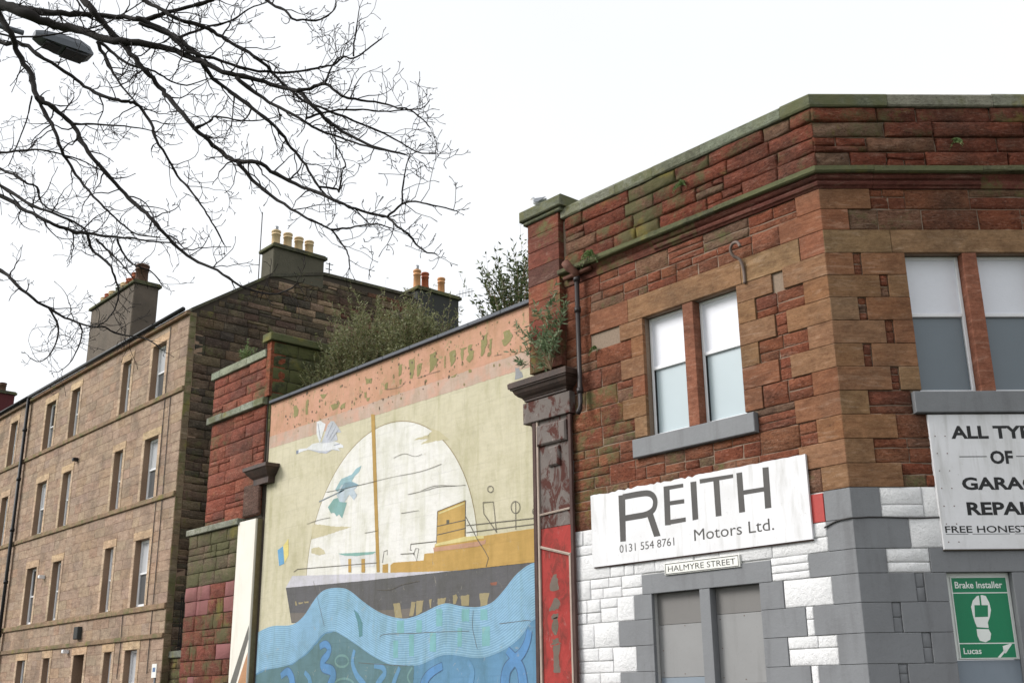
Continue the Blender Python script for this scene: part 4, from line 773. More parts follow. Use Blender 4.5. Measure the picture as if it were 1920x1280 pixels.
# --- chamfered corner (frame FB), u = distance from the corner
BL = 4.53
holesB = [(1.24, 2.15, 6.02, 8.27), (2.38, 3.29, 6.02, 8.27), (1.26, 2.21, .82, 3.33), (2.39, 3.30, .82, 3.33)]
fixB, snB = [], []
for i, (z0, z1) in enumerate(ROW):
    lg = not longA[i] and i != 13
    w_ = .80 if lg else .42
    if abs(z0 - 8.27) < .01: w_ = 1.05
    fixB += [(-.0185, w_, z0, z1), (BL - w_, BL + .0185, z0, z1)]
    if 6.0 < z0 < 8.2 or z1 <= 3.34:
        e = 1.24 if z0 > 4 else 1.26
        j0 = w_ + .13
        fixB += [(j0, e, z0, z1), (BL - e, BL - j0, z0, z1)]
        for s in ((w_, j0), (BL - j0, BL - w_)):
            n = random.choice((2, 3))
            for t in range(n):
                snB.append((s[0], s[1], z0 + (z1 - z0) * t / n, z0 + (z1 - z0) * (t + 1) / n))
lintB = [(1.05, 3.48, 8.27, 8.66), (1.05, 3.48, 3.33, 3.68)]
mulB = [(2.15, 2.38, 6.02, 8.27), (2.21, 2.39, .82, 3.33)]
garage_stones(FB, fixB + lintB, 'quoin')
garage_stones(FB, [r for r in snB if r[2] > PAINT], 'rubble')
garage_stones(FB, [r for r in snB if r[2] <= PAINT], 'grey_rubble')
garage_stones(FB, [(1.26, 3.30, .41, .82), (1.26, 3.30, 0, .41)], 'quoin')
rB = fill(0, BL, ROW, fixB + lintB + mulB + holesB + snB + [(1.08, 3.45, 5.67, 6.02), (1.2, 3.4, 0, .85)], .42, 1.1, (.5, .45, .05))
garage_stones(FB, rB, 'rubble')
core_wall('wall_core', FB, .01, BL, 4.57, 10.8, [(1.23, 3.30, 6.0, 8.28)], -.45, -.006, M['mortar'], G)
core_wall('painted_wall_core', FB, .01, BL, 0, 4.568, [(1.25, 3.31, .8, 3.34)], -.45, -.002, M['white_mortar'], G)
# far side of the corner, turned away from the street
E1 = FB.p(BL, 0)
th = math.atan2(BD[1], BD[0]) * 2
FC = Frame((E1[0], E1[1]), (math.cos(th), math.sin(th)), (math.sin(th), -math.cos(th)))
core_wall('wall_core', FC, .01, 9.0, 0, 10.8, [], -.45, .02, M['mortar'], G)

# --- sills
for fr, a, b, z0, z1 in ((FA, -13.10, -10.46, 5.67, 6.0), (FB, 1.08, 3.45, 5.67, 6.0)):
    m_ = MB(); m_.bbox(fr, a, b, z0 + .002, z1, -.30, .11, .012)
    m_.build('window_sill', M['grey_stone'], G)

# --- windows with a white blind above frosted glass
def shop_window(fr, u0, u1, z0, z1, zm, glass='frost'):
    o = -.15
    f = MB(); w_ = .055
    f.bbox(fr, u0, u0 + w_, z0, z1, o - .07, o, .008); f.bbox(fr, u1 - w_, u1, z0, z1, o - .07, o, .008)
    f.bbox(fr, u0 + w_, u1 - w_, z0, z0 + .085, o - .07, o - .003, .008); f.bbox(fr, u0 + w_, u1 - w_, z1 - w_, z1, o - .07, o - .003, .008)
    f.bbox(fr, u0 + w_, u1 - w_, zm - .03, zm + .03, o - .07, o + .006, .008)
    fo = f.build('window', M['upvc'], G)
    b = MB(); b.box(fr, u0 + w_, u1 - w_, zm + .03, z1 - w_, o - .05, o - .030); b.build('window_blind', M['blind'], fo)
    g = MB(); g.box(fr, u0 + w_ + .02, u1 - w_ - .01, z0 + .085, zm - .03, o - .06, o - .046); g.build('frosted_pane', M[glass], fo)
    k = MB(); k.box(fr, u0 + w_, u0 + w_ + .02, z0 + .085, zm - .03, o - .06, o - .02); k.build('window_gasket', M['black_iron'], fo)
    bk = MB(); bk.box(fr, u0, u1, z0, z1, o - .10, o - .08); bk.build('window_backing', M['dark_mortar'], fo)
for (a, b, c, d) in holesA[:2]: shop_window(FA, a, b, c - .02, d, 7.27)
for (a, b, c, d) in holesB[:2]: shop_window(FB, a, b, c - .02, d, 7.29, 'slate_film')

# --- boarded openings on the ground floor
M['panel_top'] = paint_mat('boarding_warm_grey', (118, 116, 114), .6, .4, (98, 96, 94), .15, .4)
M['panel_mid'] = paint_mat('boarding_grey', (140, 140, 140), .45, .45, (112, 111, 110), .15, .5)
M['panel_blue'] = paint_mat('boarding_blue_grey', (128, 138, 148), .45, .3, (108, 116, 124), .15, .4)
for (u0, u1, zm, zl) in ((-12.88, -11.86, 2.82, 1.98), (-11.64, -10.67, 2.92, 1.86)):
    for (c, d, k) in ((zm, 3.33, 'panel_top'), (zl, zm - .004, 'panel_mid'), (.0, zl - .004, 'panel_blue')):
        b = MB(); b.bbox(FA, u0, u1, c, d, -.17, -.115, .004); b.build('boarding', M[k], G)
for (u0, u1, c, d) in ((-12.88, -11.86, 1.98, 2.82), (-11.64, -10.67, 1.86, 2.92)):
    sc_ = MB()
    for (fu, fz) in ((.06, .08), (.94, .08), (.06, .92), (.94, .9), (.5, .05), (.55, .95), (.07, .5), (.93, .47)):
        u, z = u0 + (u1 - u0) * fu, c + (d - c) * fz
        sc_.box(FA, u, u + .014, z, z + .014, -.1155, -.111)
    tag(sc_.build('board_screws', M['rust_iron'], G), kind='stuff')
for (u0, u1) in ((1.26, 2.21), (2.39, 3.30)):
    b = MB(); b.bbox(FB, u0, u1, 2.125, 3.33, -.16, -.10, .004); b.build('boarding', M['sign_white'], G)
    b = MB(); b.bbox(FB, u0, u1, .82, 2.12, -.16, -.11, .004); b.build('boarding', M['panel_blue'], G)

# --- cornice, parapet and coping round the corner
PATH = [(-14.78, 0), C0, (E1[0], E1[1]), FC.p(9.0, 0)[:2]]
LA, LB_ = 14.78 - 8.94, BL
cor = [(-.2, 9.372), (.04, 9.372), (.06, 9.40), (.09, 9.415), (.105, 9.45), (.085, 9.475), (.075, 9.49), (.12, 9.51), (.15, 9.545), (.13, 9.57), (.15, 9.588), (-.2, 9.588)]
ledge = [(-.2, 9.59), (.20, 9.59), (.225, 9.61), (.225, 9.685), (.08, 9.742), (-.2, 9.742)]
broken = [(-.2, 9.372), (.03, 9.372), (.05, 9.43), (.04, 9.50), (.09, 9.55), (.11, 9.588), (-.2, 9.588)]
def run(prof, cuts, name, mat, tints, jt=0.0, smooth=False):
    for a, b in zip(cuts[:-1], cuts[1:]):
        sweep(PATH, prof if not callable(prof) else prof(a), a + .003, b - .003, jt).build(name, mat, G, smooth, tints(a))
ct = lambda a: (*jit((112, 68, 58), .08), .35 if a < 2.5 or 8 < a < 9.2 else .05)
lt = lambda a: (*jit((96, 96, 74), .12), random.choice((.6, .9, 1.0)))
run(lambda a: broken if a < 2.2 or 8.0 < a < 9.2 else cor, [0, .9, 1.7, 2.4, 3.4, 4.6, LA + .85, LA + 2.6, LA + 3.4, LA + BL + .8, LA + BL + 3, LA + BL + 6, LA + BL + 9], 'cornice_stone', M['quoin'], ct, .004)
run(ledge, [0, .9, 2.4, 3.9, LA + .85, LA + 2.6, LA + 3.4, LA + BL + .8, LA + BL + 3, LA + BL + 6, LA + BL + 9], 'cornice_ledge', M['coping'], lt, .012)
cop = [(-.45, 10.83), (.07, 10.83), (.09, 10.85), (.095, 11.02), (.07, 11.055), (-.45, 11.09)]
cw = lambda a: (*jit(random.choice([(124, 128, 112), (112, 116, 98), (134, 136, 120)]), .06), random.choice((.2, .5, .8)))
run(cop, [0, .55, 1.5, 2.45, 3.6, 5.3, LA + 1.25, LA + 3.0, LA + BL + .6, LA + BL + 3, LA + BL + 6, LA + BL + 9], 'coping_stone', M['coping'], cw, .008)
PRED = [(130, 70, 51), (127, 68, 49), (131, 74, 55), (120, 69, 53)]
zr = [(9.745, 10.02), (10.02, 10.29), (10.29, 10.56), (10.56, 10.83)]
def ptint(u, z, side):
    m = (.42 if side == 'A' else .34) * field(u, z, 1.1, 3.0 if side == 'A' else 9.0)
    if side == 'A': m += .75 * math.exp(-((u + 13.0) / .75) ** 2)
    if z > 10.5: m += .15
    m = min(1, m) if m > .2 else 0
    c = random.choice(PRED) if random.random() > .18 else random.choice(GREYST)
    return (*jit(c, .05), m)
for (r) in fill(-14.72, uC + .022, zr, [], .5, 1.25, (.93, .07, 0)):
    put_stone('parapet_stone', FA, r, -.06, random.uniform(.03, .06), 'rough', M['parapet'], G, ptint(r[0], r[2], 'A'), .007)
for (r) in fill(-.022, BL + .022, zr, [], .55, 1.5, (.93, .07, 0)):
    put_stone('parapet_stone', FB, r, -.06, random.uniform(.03, .06), 'rough', M['parapet'], G, ptint(r[0], r[2], 'B'), .007)
rf = MB()
rp = [(-14.7, .42), (-8.75, .42), FB.p(BL, 0, -.42)[:2], FC.p(8.9, 0, -.42)[:2], (-14.7, 12)]
rf.add([(x, y, 9.6) for x, y in rp], [tuple(range(5))]); rf.build('flat_roof', M['felt'], G)
bk = MB(); bk.box(Frame((0, 0), (0, 1), (-1, 0)), .03, 12, 0, 9.6, 14.62, 14.9); bk.build('party_wall', M['dark_render'], G)

# --- end pier above the pilaster, with its cap
zp = [7.78, 8.16, 8.5, 8.86, 9.24, 9.6, 9.98, 10.34, 10.68, 10.98]
for a, b in zip(zp[:-1], zp[1:]):
    col = random.choice([(130, 76, 58), (136, 80, 60), (122, 68, 54), (104, 70, 58)])
    put_stone('pier_stone', FA, (-15.72, -14.80, a, b), -.5, .13 + random.uniform(0, .008), 'ashlar', M['quoin'], G, (*jit(col, .1), .7 * field(a, 0, 1.2, 4)), .004)
m_ = MB(); m_.bbox(FA, -15.86, -14.62, 11.06, 11.29, -.62, .25, .02); m_.bbox(FA, -15.80, -14.70, 10.98, 11.058, -.56, .19, .02)
m_.build('pier_cap', M['coping'], G, False, (*jit((118, 122, 104), .05), .7))

# --- pilaster with its moulded capital, peeling paint above and red below
def peeling(name, coat, under, scuff, lo, hi):
    s = NT(name)
    a_ = s.noise(2.6, 8, .7, s.pos((1.4, 1, .8)), .8)
    c = s.mix(s.ramp(a_, lo, hi), lin(coat), lin(under))
    b_ = s.noise(5.5, 8, .72, s.pos((1, 1, .7)), .5)
    c = s.mix(s.ramp(b_, .60, .66, 0, .7), c, lin(scuff))
    c = s.mix(s.ramp(s.noise(1.2, 6, .65), .45, .65, 0, .5), c, (.55, .52, .52), 'MULTIPLY')
    s.l(c, s.b.inputs['Base Color']); s.b.inputs['Roughness'].default_value = .85
    s.b.inputs['Specular IOR Level'].default_value = .2
    s.l(s.bump(s.noise(30, 4), .3, .01, s.bump(a_, .6, .03)), s.b.inputs['Normal'])
    return s.m
M['pil_top'] = peeling('peeling_grey_over_red', (112, 104, 100), (80, 48, 42), (150, 142, 136), .48, .56)
M['pil_red'] = peeling('peeling_bright_red', (160, 62, 58), (126, 58, 52), (160, 112, 106), .47, .58)
M['pil_dark'] = paint_mat('capital_brown_paint', (56, 46, 42), .55, .9, (98, 76, 66), .4, .5, 1.6)
pp = thing('pilaster', (-15.1, -.1, 0), 'tall pilaster with dark moulded capital, grey peeling paint above bright red paint', 'pilaster')
m_ = MB(); m_.bbox(FA, -15.58, -14.68, 4.72, 6.80, -.1, .075, .006); m_.build('upper_shaft', M['pil_top'], pp)
m_ = MB(); m_.bbox(FA, -15.58, -14.68, 0, 4.715, -.1, .075, .006); m_.build('lower_shaft', M['pil_red'], pp)
for po_ in [[(-15.2 + random.uniform(-.05, .05) + sx_ * random.uniform(.06, .13), z_ + dz_) for sx_, dz_ in ((-1, 0), (1, .02), (1.2, h_ * .5), (.8, h_), (-.7, h_ * .95), (-1.2, h_ * .4))] for z_, h_ in ((3.55, .3), (3.2, .22), (2.75, .34), (2.1, .5), (1.4, .45), (3.05, .1), (2.6, .1))]: flat_poly(FA, [po_], .0765, mc((112, 96, 88)), 'peeled_patch', pp, .015)
m_ = MB(); m_.bbox(FA, -15.70, -15.60, 0, 6.9, -.1, .12, .01); m_.build('edge_strip', M['dark_timber'], pp)
m_ = MB(); m_.bbox(FA, -15.596, -15.54, 0, 6.86, .076, .112, .006); m_.build('edge_strip', M['timber'], pp)
m_ = MB(); m_.bbox(FA, -14.70, -14.62, 0, 6.78, .076, .125, .01); m_.build('edge_strip', M['dark_timber'], pp)
m_ = MB(); m_.bbox(FA, -14.78, -14.73, 0, 4.2, .076, .105, .006); m_.build('edge_strip', M['timber'], pp)
m_ = MB(); m_.tube([FA.p(-15.55, 4.98, .09), FA.p(-14.72, 5.01, .09)], .022, 5); m_.build('batten', M['timber'], pp)
m_ = MB(); m_.tube([FA.p(-15.55, 4.38, .09), FA.p(-14.75, 4.17, .09)], .026, 5); m_.build('batten', M['timber'], pp)
m_ = MB(); m_.bbox(FA, -15.56, -14.74, 6.30, 6.70, .076, .15, .03); m_.build('necking_block', M['pil_top'], pp)
m_ = MB(); m_.bbox(FA, -15.25, -14.95, 5.86, 6.24, .076, .14, .03); m_.build('bracket', M['pil_top'], pp)
m_ = MB(); m_.bbox(FA, -15.92, -14.60, 6.80, 7.22, -.1, .15, .01); m_.build('frieze', M['pil_top'], pp)
def capital(u0, u1, prof, par, mat, name='capital'):
    """moulding returned round its two ends: (projection, z) steps"""
    mm = MB()
    n = len(prof)
    for (o, z) in prof:
        mm.v += [FA.p(u0 - o, z, -.2), FA.p(u0 - o, z, o), FA.p(u1 + o, z, o), FA.p(u1 + o, z, -.2)]
    for i in range(n - 1):
        for k in range(4):
            k2 = (k + 1) % 4
            mm.f.append((i * 4 + k, i * 4 + k2, i * 4 + 4 + k2, i * 4 + 4 + k))
    mm.f.append((0, 3, 2, 1)); mm.f.append(tuple((n - 1) * 4 + k for k in range(4)))
    return mm.build(name, mat, par)
cprof = [(.14, 7.222), (.17, 7.24), (.17, 7.27), (.19, 7.285), (.20, 7.31), (.26, 7.345), (.31, 7.40), (.335, 7.46), (.37, 7.475), (.37, 7.50), (.40, 7.505), (.41, 7.60), (.38, 7.63), (.05, 7.70)]
capital(-15.68, -14.83, cprof, pp, M['pil_dark'])

# --- downpipe with hopper, hook, cable, tufts
dp = MB()
dp.tube([FA.p(-14.30, 9.42, .16), FA.p(-14.30, 6.92, .16), FA.p(-14.29, 6.80, .18), FA.p(-14.27, 6.70, .26)], .046, 10)
for z in (9.38, 8.75, 7.15): dp.tube([FA.p(-14.30, z - .05, .16), FA.p(-14.30, z + .05, .16)], .064, 10)
dpo = dp.build('downpipe', M['iron'], G, True)
hp = MB(); hp.tube([FA.p(-14.30, 9.40, .16), FA.p(-14.31, 9.52, .18), FA.p(-14.40, 9.62, .26), FA.p(-14.47, 9.74, .30)], [.06, .075, .085, .085], 10)
hp.tube([FA.p(-14.70, 9.52, .10), FA.p(-13.95, 9.52, .12)], .045, 8)
hp.build('hopper', M['rust_iron'], dpo, True)
hk = MB()
hk.tube(smooth_line([FA.p(-10.37, 8.78, .24), FA.p(-10.42, 8.87, .24), FA.p(-10.53, 8.88, .23), FA.p(-10.60, 8.80, .2), FA.p(-10.58, 8.70, .16), FA.p(-10.50, 8.62, .10), FA.p(-10.47, 8.45, .06), FA.p(-10.47, 8.20, .05)]), .027, 8)
hk.build('iron_hook', M['hook'], G, True)
cb = MB()
cb.tube(smooth_line([FA.p(-9.40, 4.03, .05), FA.p(-9.2, 4.10, .045), FA.p(-8.97, 4.12, .05), FB.p(.06, 4.12, .04), FB.p(.3, 4.13, .035), FB.p(.9, 4.11, .035), FB.p(1.3, 4.12, .03)]), .012, 6)
cb.build('cable', M['cable'], G, True)

# ---------------------------------------------------------------- signs
RS = thing('garage_name_board', (-11.94, -.07, 3.88), 'wide white board reading REITH Motors Ltd above the boarded windows', 'sign')
s0, s1 = -14.20, -9.60
top = [(s0 + (s1 - s0) * i / 60, 5.17 + .0 + (random.uniform(-.03, .012) if 3 < i < 34 else random.uniform(-.006, .004))) for i in range(61)]
po = [(s0, 3.885), (s1, 3.885)] + top[::-1]
m_ = MB(); n = len(po)
m_.add([FA.p(u, z, .075) for u, z in po] + [FA.p(u, z, .035) for u, z in po], [tuple(range(n)), tuple(range(2 * n - 1, n - 1, -1))] + [(i, n + i, n + (i + 1) % n, (i + 1) % n) for i in range(n)])
m_.build('board', M['board'], RS)
m_ = MB(); m_.box(FA, s0 + .02, s1 - .02, 3.868, 3.883, .0, .06); m_.build('bottom_batten', M['dark_timber'], RS)  # thin dark strip: red-brown bottom edge with the board's shadow painted in
def bowl_poly(pl, w_):
    q = smooth_line(pl); lf, rt = [], []
    for i, p in enumerate(q):
        a, c = q[max(i - 1, 0)], q[min(i + 1, len(q) - 1)]
        dx, dz = c[0] - a[0], c[1] - a[1]; l = math.hypot(dx, dz) or 1
        lf.append((p[0] - dz / l * w_ / 2, p[1] + dx / l * w_ / 2)); rt.append((p[0] + dz / l * w_ / 2, p[1] - dx / l * w_ / 2))
    return lf, rt
for n_, ps in REITH:
    m_ = MB()
    for k, po in enumerate(ps):
        ar = sum(po[i][0] * po[(i + 1) % 4][1] - po[(i + 1) % 4][0] * po[i][1] for i in range(4))
        m_.add([FA.p(u, z, .0762 + .0002 * k) for u, z in (po if ar > 0 else po[::-1])], [(0, 1, 2, 3)])
    if n_ == 'R':
        lf, rt = bowl_poly(REITH_BOWL, .105)
        vs = [FA.p(u, z, .0766) for pr in zip(lf, rt) for u, z in pr]
        m_.add(vs, [(2 * i, 2 * i + 1, 2 * i + 3, 2 * i + 2) for i in range(len(lf) - 1)])
    m_.build('letter_' + n_.lower(), M['letter'], RS)
text_mesh('0131 554 8761', FA, -13.53, -12.28, 4.075, 4.215, .0765, M['letter'], 'phone_number', RS)
text_mesh('Motors Ltd.', FA, -11.85, -10.27, 4.10, 4.295, .0765, M['letter'], 'lettering', RS)

SP = thing('street_name_plate', (-11.75, -.05, 3.60), 'small white street plate reading HALMYRE STREET with black border', 'street sign')
m_ = MB(); m_.bbox(FA, -12.54, -10.98, 3.605, 3.80, -.01, .062, .006); m_.build('plate', M['plate'], SP)
bd = MB()
for (a, b, c, d) in ((-12.52, -11.0, 3.615, 3.627), (-12.52, -11.0, 3.778, 3.79), (-12.52, -12.508, 3.628, 3.777), (-11.012, -11.0, 3.628, 3.777)):
    bd.add([FA.p(a, c, .063), FA.p(b, c, .063), FA.p(b, d, .063), FA.p(a, d, .063)], [(0, 1, 2, 3)])
bd.build('border', M['black_letter'], SP)
text_mesh('HALMYRE STREET', FA, -12.46, -11.06, 3.655, 3.752, .0635, M['black_letter'], 'lettering', SP)

TB = thing('services_board', FB.p(2.3, 3.65, .05), 'weathered white board reading ALL TYPES OF GARAGE REPAIRS below the corner window', 'sign')
m_ = MB(); m_.bbox(FB, 1.26, 3.42, 3.65, 5.65, -.005, .06, .006); m_.build('board', M['board'], TB)
m_ = MB(); m_.bbox(FB, 1.25, 3.43, 3.632, 3.649, -.005, .066, .004); m_.build('bottom_edge', M['dark_mortar'], TB)
for (t, a, b, c, d, k) in (('ALL TYPES', 1.58, 3.10, 5.285, 5.475, .035), ('OF', 2.12, 2.46, 4.905, 5.095, .035), ('GARAGE', 1.645, 2.96, 4.52, 4.70, .035), ('REPAIRS', 1.67, 2.90, 4.15, 4.335, .035), ('FREE HONEST ADVICE', 1.31, 3.28, 3.89, 3.99, .012)):
    text_mesh(t, FB, a, b, c, d, .0615, M['black_letter'], 'lettering', TB, k)
ln = MB()
for (a, b, c, d) in ((1.66, 2.07, 5.0, 5.012), (2.51, 2.92, 5.0, 5.012), (1.31, 1.64, 3.865, 3.872), (1.70, 2.25, 3.865, 3.872), (2.32, 3.28, 3.865, 3.872)):
    ln = MB(); ln.add([FB.p(a, c, .0615), FB.p(b, c, .0615), FB.p(b, d, .0615), FB.p(a, d, .0615)], [(0, 1, 2, 3)])
    ln.build('underline', M['black_letter'], TB)
rv = MB()
for u in (1.33, 1.48):
    for k in range(7): rv.box(FB, u, u + .014, 3.75 + k * .26, 3.764 + k * .26, .059, .064)
rv.build('rivets', M['rust_iron'], TB)

BS = thing('brake_sign', FB.p(1.75, 2.13, -.08), 'green enamel sign with white footprint reading Brake Installer in the boarded window', 'sign')
m_ = MB(); m_.bbox(FB, 1.345, 2.165, 2.135, 3.275, -.097, -.075, .004); m_.build('panel', M['sign_white'], BS)
def g_rect(a, b, c, d, o, k, nm): 
    flat_poly(FB, [[(a, c), (b, c), (b, d), (a, d)]], o, M[k], nm, BS)
g_rect(1.36, 2.15, 3.055, 3.26, -.0735, 'green', 'green_header')
g_rect(1.36, 2.15, 2.355, 3.04, -.0735, 'green', 'green_field')
g_rect(1.36, 2.15, 2.15, 2.34, -.0735, 'green', 'green_footer')
sh = lambda ps, du=0.0: [(u + du, z) for u, z in ps]
flat_poly(FB, [FOOT, HEEL], -.0722, M['sign_white'], 'footprint', BS)
flat_poly(FB, [FOOT_HOLE, FOOT_SLIT], -.0712, M['green'], 'footprint_cutout', BS)
text_mesh('Brake Installer', FB, 1.40, 2.09, 3.115, 3.21, -.0722, M['sign_white'], 'lettering', BS, .018)
text_mesh('Lucas', FB, 1.405, 1.66, 2.205, 2.29, -.0722, M['sign_white'], 'lettering', BS, .018)
flat_poly(FB, LUCAS_SLASH, -.0722, M['sign_white'], 'slash_mark', BS)

# ---------------------------------------------------------------- mural wall
W_ = thing('mural_wall', (-21, 0, 0), 'rendered wall painted with a ship, swan and waves, capped with dark flashing', 'wall')
y0 = -.05
m_ = MB(); m_.box(FA, -26.40, -15.72, 0, 9.34, -.35, y0); m_.build('render', mc((220, 212, 184)), W_)
ly = lambda k: y0 + .0014 * k
flat_poly(FA, [[(-26.40, 8.44), (-15.72, 8.36), (-15.72, 9.339), (-26.40, 9.339)]], ly(1), mural_mat('peach_band', (212, 158, 128), .5, .85), 'painted_peach_band', W_, .006)
flat_poly(FA, [[(-26.40, 8.12), (-15.72, 8.02), (-15.72, 8.37), (-26.40, 8.45)]], ly(2), mural_mat('pale_pink_band', (206, 178, 162), .5, .35), 'painted_pink_band', W_, .008)
nn = 72
sx, sz, sr = SUN_DISC
flat_poly(FA, [[(sx + sr * math.cos(2 * math.pi * k / nn), sz + sr * math.sin(2 * math.pi * k / nn)) for k in range(nn)]], ly(2), mc((248, 246, 242)), 'painted_disc', W_)
ribbon(FA, [[(sx + sr * math.cos(R(a_)), sz + sr * math.sin(R(a_))) for a_ in range(-40, 225, 4)]], .022, ly(2) + .0006, mc((168, 152, 120)), 'painted_disc_outline', W_, False)
def resample(pl, n):
    q = smooth_line(pl, 6)
    x0, x1 = q[0][0], q[-1][0]
    o = []
    for i in range(n):
        x = x0 + (x1 - x0) * i / (n - 1)
        for a_, b_ in zip(q[:-1], q[1:]):
            if min(a_[0], b_[0]) - 1e-6 <= x <= max(a_[0], b_[0]) + 1e-6:
                t = (x - a_[0]) / ((b_[0] - a_[0]) or 1)
                o.append((x, a_[1] + (b_[1] - a_[1]) * t)); break
        else:
            o.append((x, o[-1][1] if o else q[0][1]))
    return o
wt, wb = resample(WAVE_TOP, 90), resample(WAVE_BOTTOM, 90)
wb = [(wt[i][0], min(wb[i][1], wt[i][1] - .15)) for i in range(90)]
wt = [(max(-26.39, min(-15.73, x)), z) for x, z in wt]; wb = [(max(-26.39, min(-15.73, x)), z) for x, z in wb]
flat_poly(FA, [[(-26.39, 0)] + [(-15.73, 0)] + [(x, z + .12) for x, z in wb[::-1]]], ly(6), mc((90, 146, 186)), 'painted_deep_sea', W_)
flat_poly(FA, [wt + wb[::-1]], ly(7), mc((158, 204, 232)), 'painted_wave', W_)
ribbon(FA, [[(wt[i][0], wt[i][1] + (wb[i][1] - wt[i][1]) * (k + .5) / 21) for i in range(2, 90)] for k in range(21)], .028, ly(7) + .0008, mc((128, 176, 212)), 'painted_wave_lines', W_, False)
clampx = lambda p: (max(-26.39, min(-15.73, p[0])), p[1])
for (nm, layer, col, polys) in MURAL:
    polys = [[clampx(p) for p in po] for po in polys]
    for po_ in polys: flat_poly(FA, [po_], ly(layer if layer < 7 else layer + 1), mc(col), nm, W_, .016 if nm == 'peeled_patch' else (.009 if nm in ('painted_letter', 'painted_reflection', 'painted_cloud', 'painted_reef') else .003))
for (nm, layer, col, wd, pls) in MURAL_LINES:
    pls = [[clampx(p) for p in po] for po in pls]
    ribbon(FA, pls, wd, ly(layer + 1), mc(col), nm, W_, nm not in ('painted_line',), .45 if 'tentacle' in nm else 0, .25 if nm == 'crack' else 0)
# specks and chips where the peach paint has lifted
chips = []
for k in range(260):
    u = random.uniform(-26.2, -15.9); z = random.uniform(8.35, 9.3) if random.random() < .75 else random.uniform(8.1, 9.3)
    s_ = random.uniform(.008, .045) * random.uniform(.4, 1)
    chips.append([(u + s_ * random.uniform(.5, 1.4) * math.cos(t), z + s_ * random.uniform(.6, 1.8) * math.sin(t)) for t in (0, 1.1, 2.2, 3.3, 4.4, 5.4)])
flat_poly(FA, chips[:150], ly(5), mc((142, 128, 84)), 'paint_chips', W_)
flat_poly(FA, chips[150:], ly(5), mc((104, 84, 66)), 'paint_chips', W_)
for k in range(10):
    u = -26.3 + k * 1.066
    m_ = MB(); m_.bbox(FA, u, u + 1.062, 9.345, 9.43, -.45, .04, .01); m_.build('cap_flashing', M['lead'], W_)
m_ = MB(); m_.box(FA, -26.1, -15.9, 8.55, 8.6, -7.0, -.352); m_.build('roof_deck', M['felt'], W_)

# ---------------------------------------------------------------- red sandstone end pier on the far side of the mural
P = thing('end_pier', (-28, 0, 0), 'weathered red sandstone end bay with mossy copings left of the mural', 'wall')
def pier_fill(u0, u1, rows, wmin, wmax, tintf, mat, face, nm, split=(.9, .1, 0)):
    for r in fill(u0, u1, rows, [], wmin, wmax, split):
        put_stone(nm, FA, r, -.2, face + random.uniform(-.008, .012), 'rock', mat, P, tintf(r), .005)
red_t = lambda r: (*jit(random.choice([(148, 84, 65), (152, 89, 69), (144, 79, 61), (148, 88, 70), (134, 78, 64)]), .05), .1 if random.random() > .15 else .4)
mk = lambda a, b, n: [(a + (b - a) * i / n, a + (b - a) * (i + 1) / n) for i in range(n)]
pier_fill(-29.60, -26.45, mk(6.38, 9.36, 8), .8, 1.9, red_t, M['parapet'], .04, 'rubble_stone')
pier_fill(-29.60, -26.55, mk(9.58, 10.72, 4), .5, 1.4, red_t, M['parapet'], .04, 'parapet_stone')
m_ = MB(); m_.box(FA, -29.58, -26.42, 6.3, 10.7, -.45, .0); m_.build('wall_core', M['dark_mortar'], P)
m_ = MB(); m_.box(FA, -30.23, -27.42, 0, 6.2, -.45, .10); m_.build('wall_core', M['dark_mortar'], P)
moss_t = lambda r: (*jit(random.choice([(112, 100, 80), (108, 96, 76), (120, 102, 82)]), .07), .35 + .65 * field(r[0], r[2], 1.4, 2))
pier_fill(-30.26, -27.39, mk(4.75, 6.20, 4), .4, 1.0, moss_t, M['parapet'], .14, 'mossy_stone')
for r in fill(-30.26, -27.39, mk(0.35, 4.75, 11), [], .4, 1.0, (.8, .2, 0)):
    pk = random.random() < (.8 if r[2] > 3.7 else .22)
    put_stone('painted_stone', FA, r, -.2, .14 + random.uniform(-.006, .01), 'rock', M['pink_paint'] if pk else M['parapet'], P, (*jit((132, 76, 60), .08), .15 + .5 * field(r[0], r[2], 1.4, 6)), .006)
cg = lambda: (*jit((148, 154, 136), .07), random.choice((.15, .35, .6)))
def pcap(u0, u1, z0, z1, o, nm='coping_stone', back=-.5):
    m_ = MB(); m_.bbox(FA, u0, u1, z0, z1, back, o, .015); m_.build(nm, M['coping'], P, False, cg())
for a, b in ((-29.72, -29.2), (-29.195, -27.6), (-27.595, -26.52)): pcap(a, b, 10.72 + random.uniform(0, .01), 10.94 + random.uniform(-.01, .02), .11)
for a, b in ((-29.74, -28.8), (-28.795, -27.7), (-27.695, -27.0), (-26.995, -26.45)): pcap(a, b, 9.37, 9.57 + random.uniform(-.015, .01), .15, 'string_course')
for a, b in ((-30.36, -29.0), (-28.995, -27.32)): pcap(a, b, 6.205, 6.375, .22, 'ledge_stone')
put_stone('end_stone', FA, (-26.54, -26.30, 9.58, 11.14), -.4, .06, 'ashlar', M['parapet'], P, (*jit((158, 88, 62), .05), .2), .004)
FR = Frame((-26.30, 0), (0, 1), (1, 0))
for r in fill(.02, 4.2, mk(8.6, 11.14, 7), [], .45, .9, (.9, .1, 0)):
    put_stone('return_stone', FR, r, -.2, .0 + random.uniform(-.01, .01), 'rock', M['gable'], P, (*jit((76, 80, 56), .12), random.choice((.8, 1.0, .6))), .006)
m_ = MB(); m_.bbox(FR, -.14, 4.3, 11.145, 11.36, -.36, .10, .02); m_.build('return_coping', M['coping'], P, False, (*jit((84, 94, 62), .05), 1.0))
m_ = MB(); m_.box(FR, .03, 4.2, 0, 11.14, -.3, -.02); m_.build('return_core', M['dark_mortar'], P)
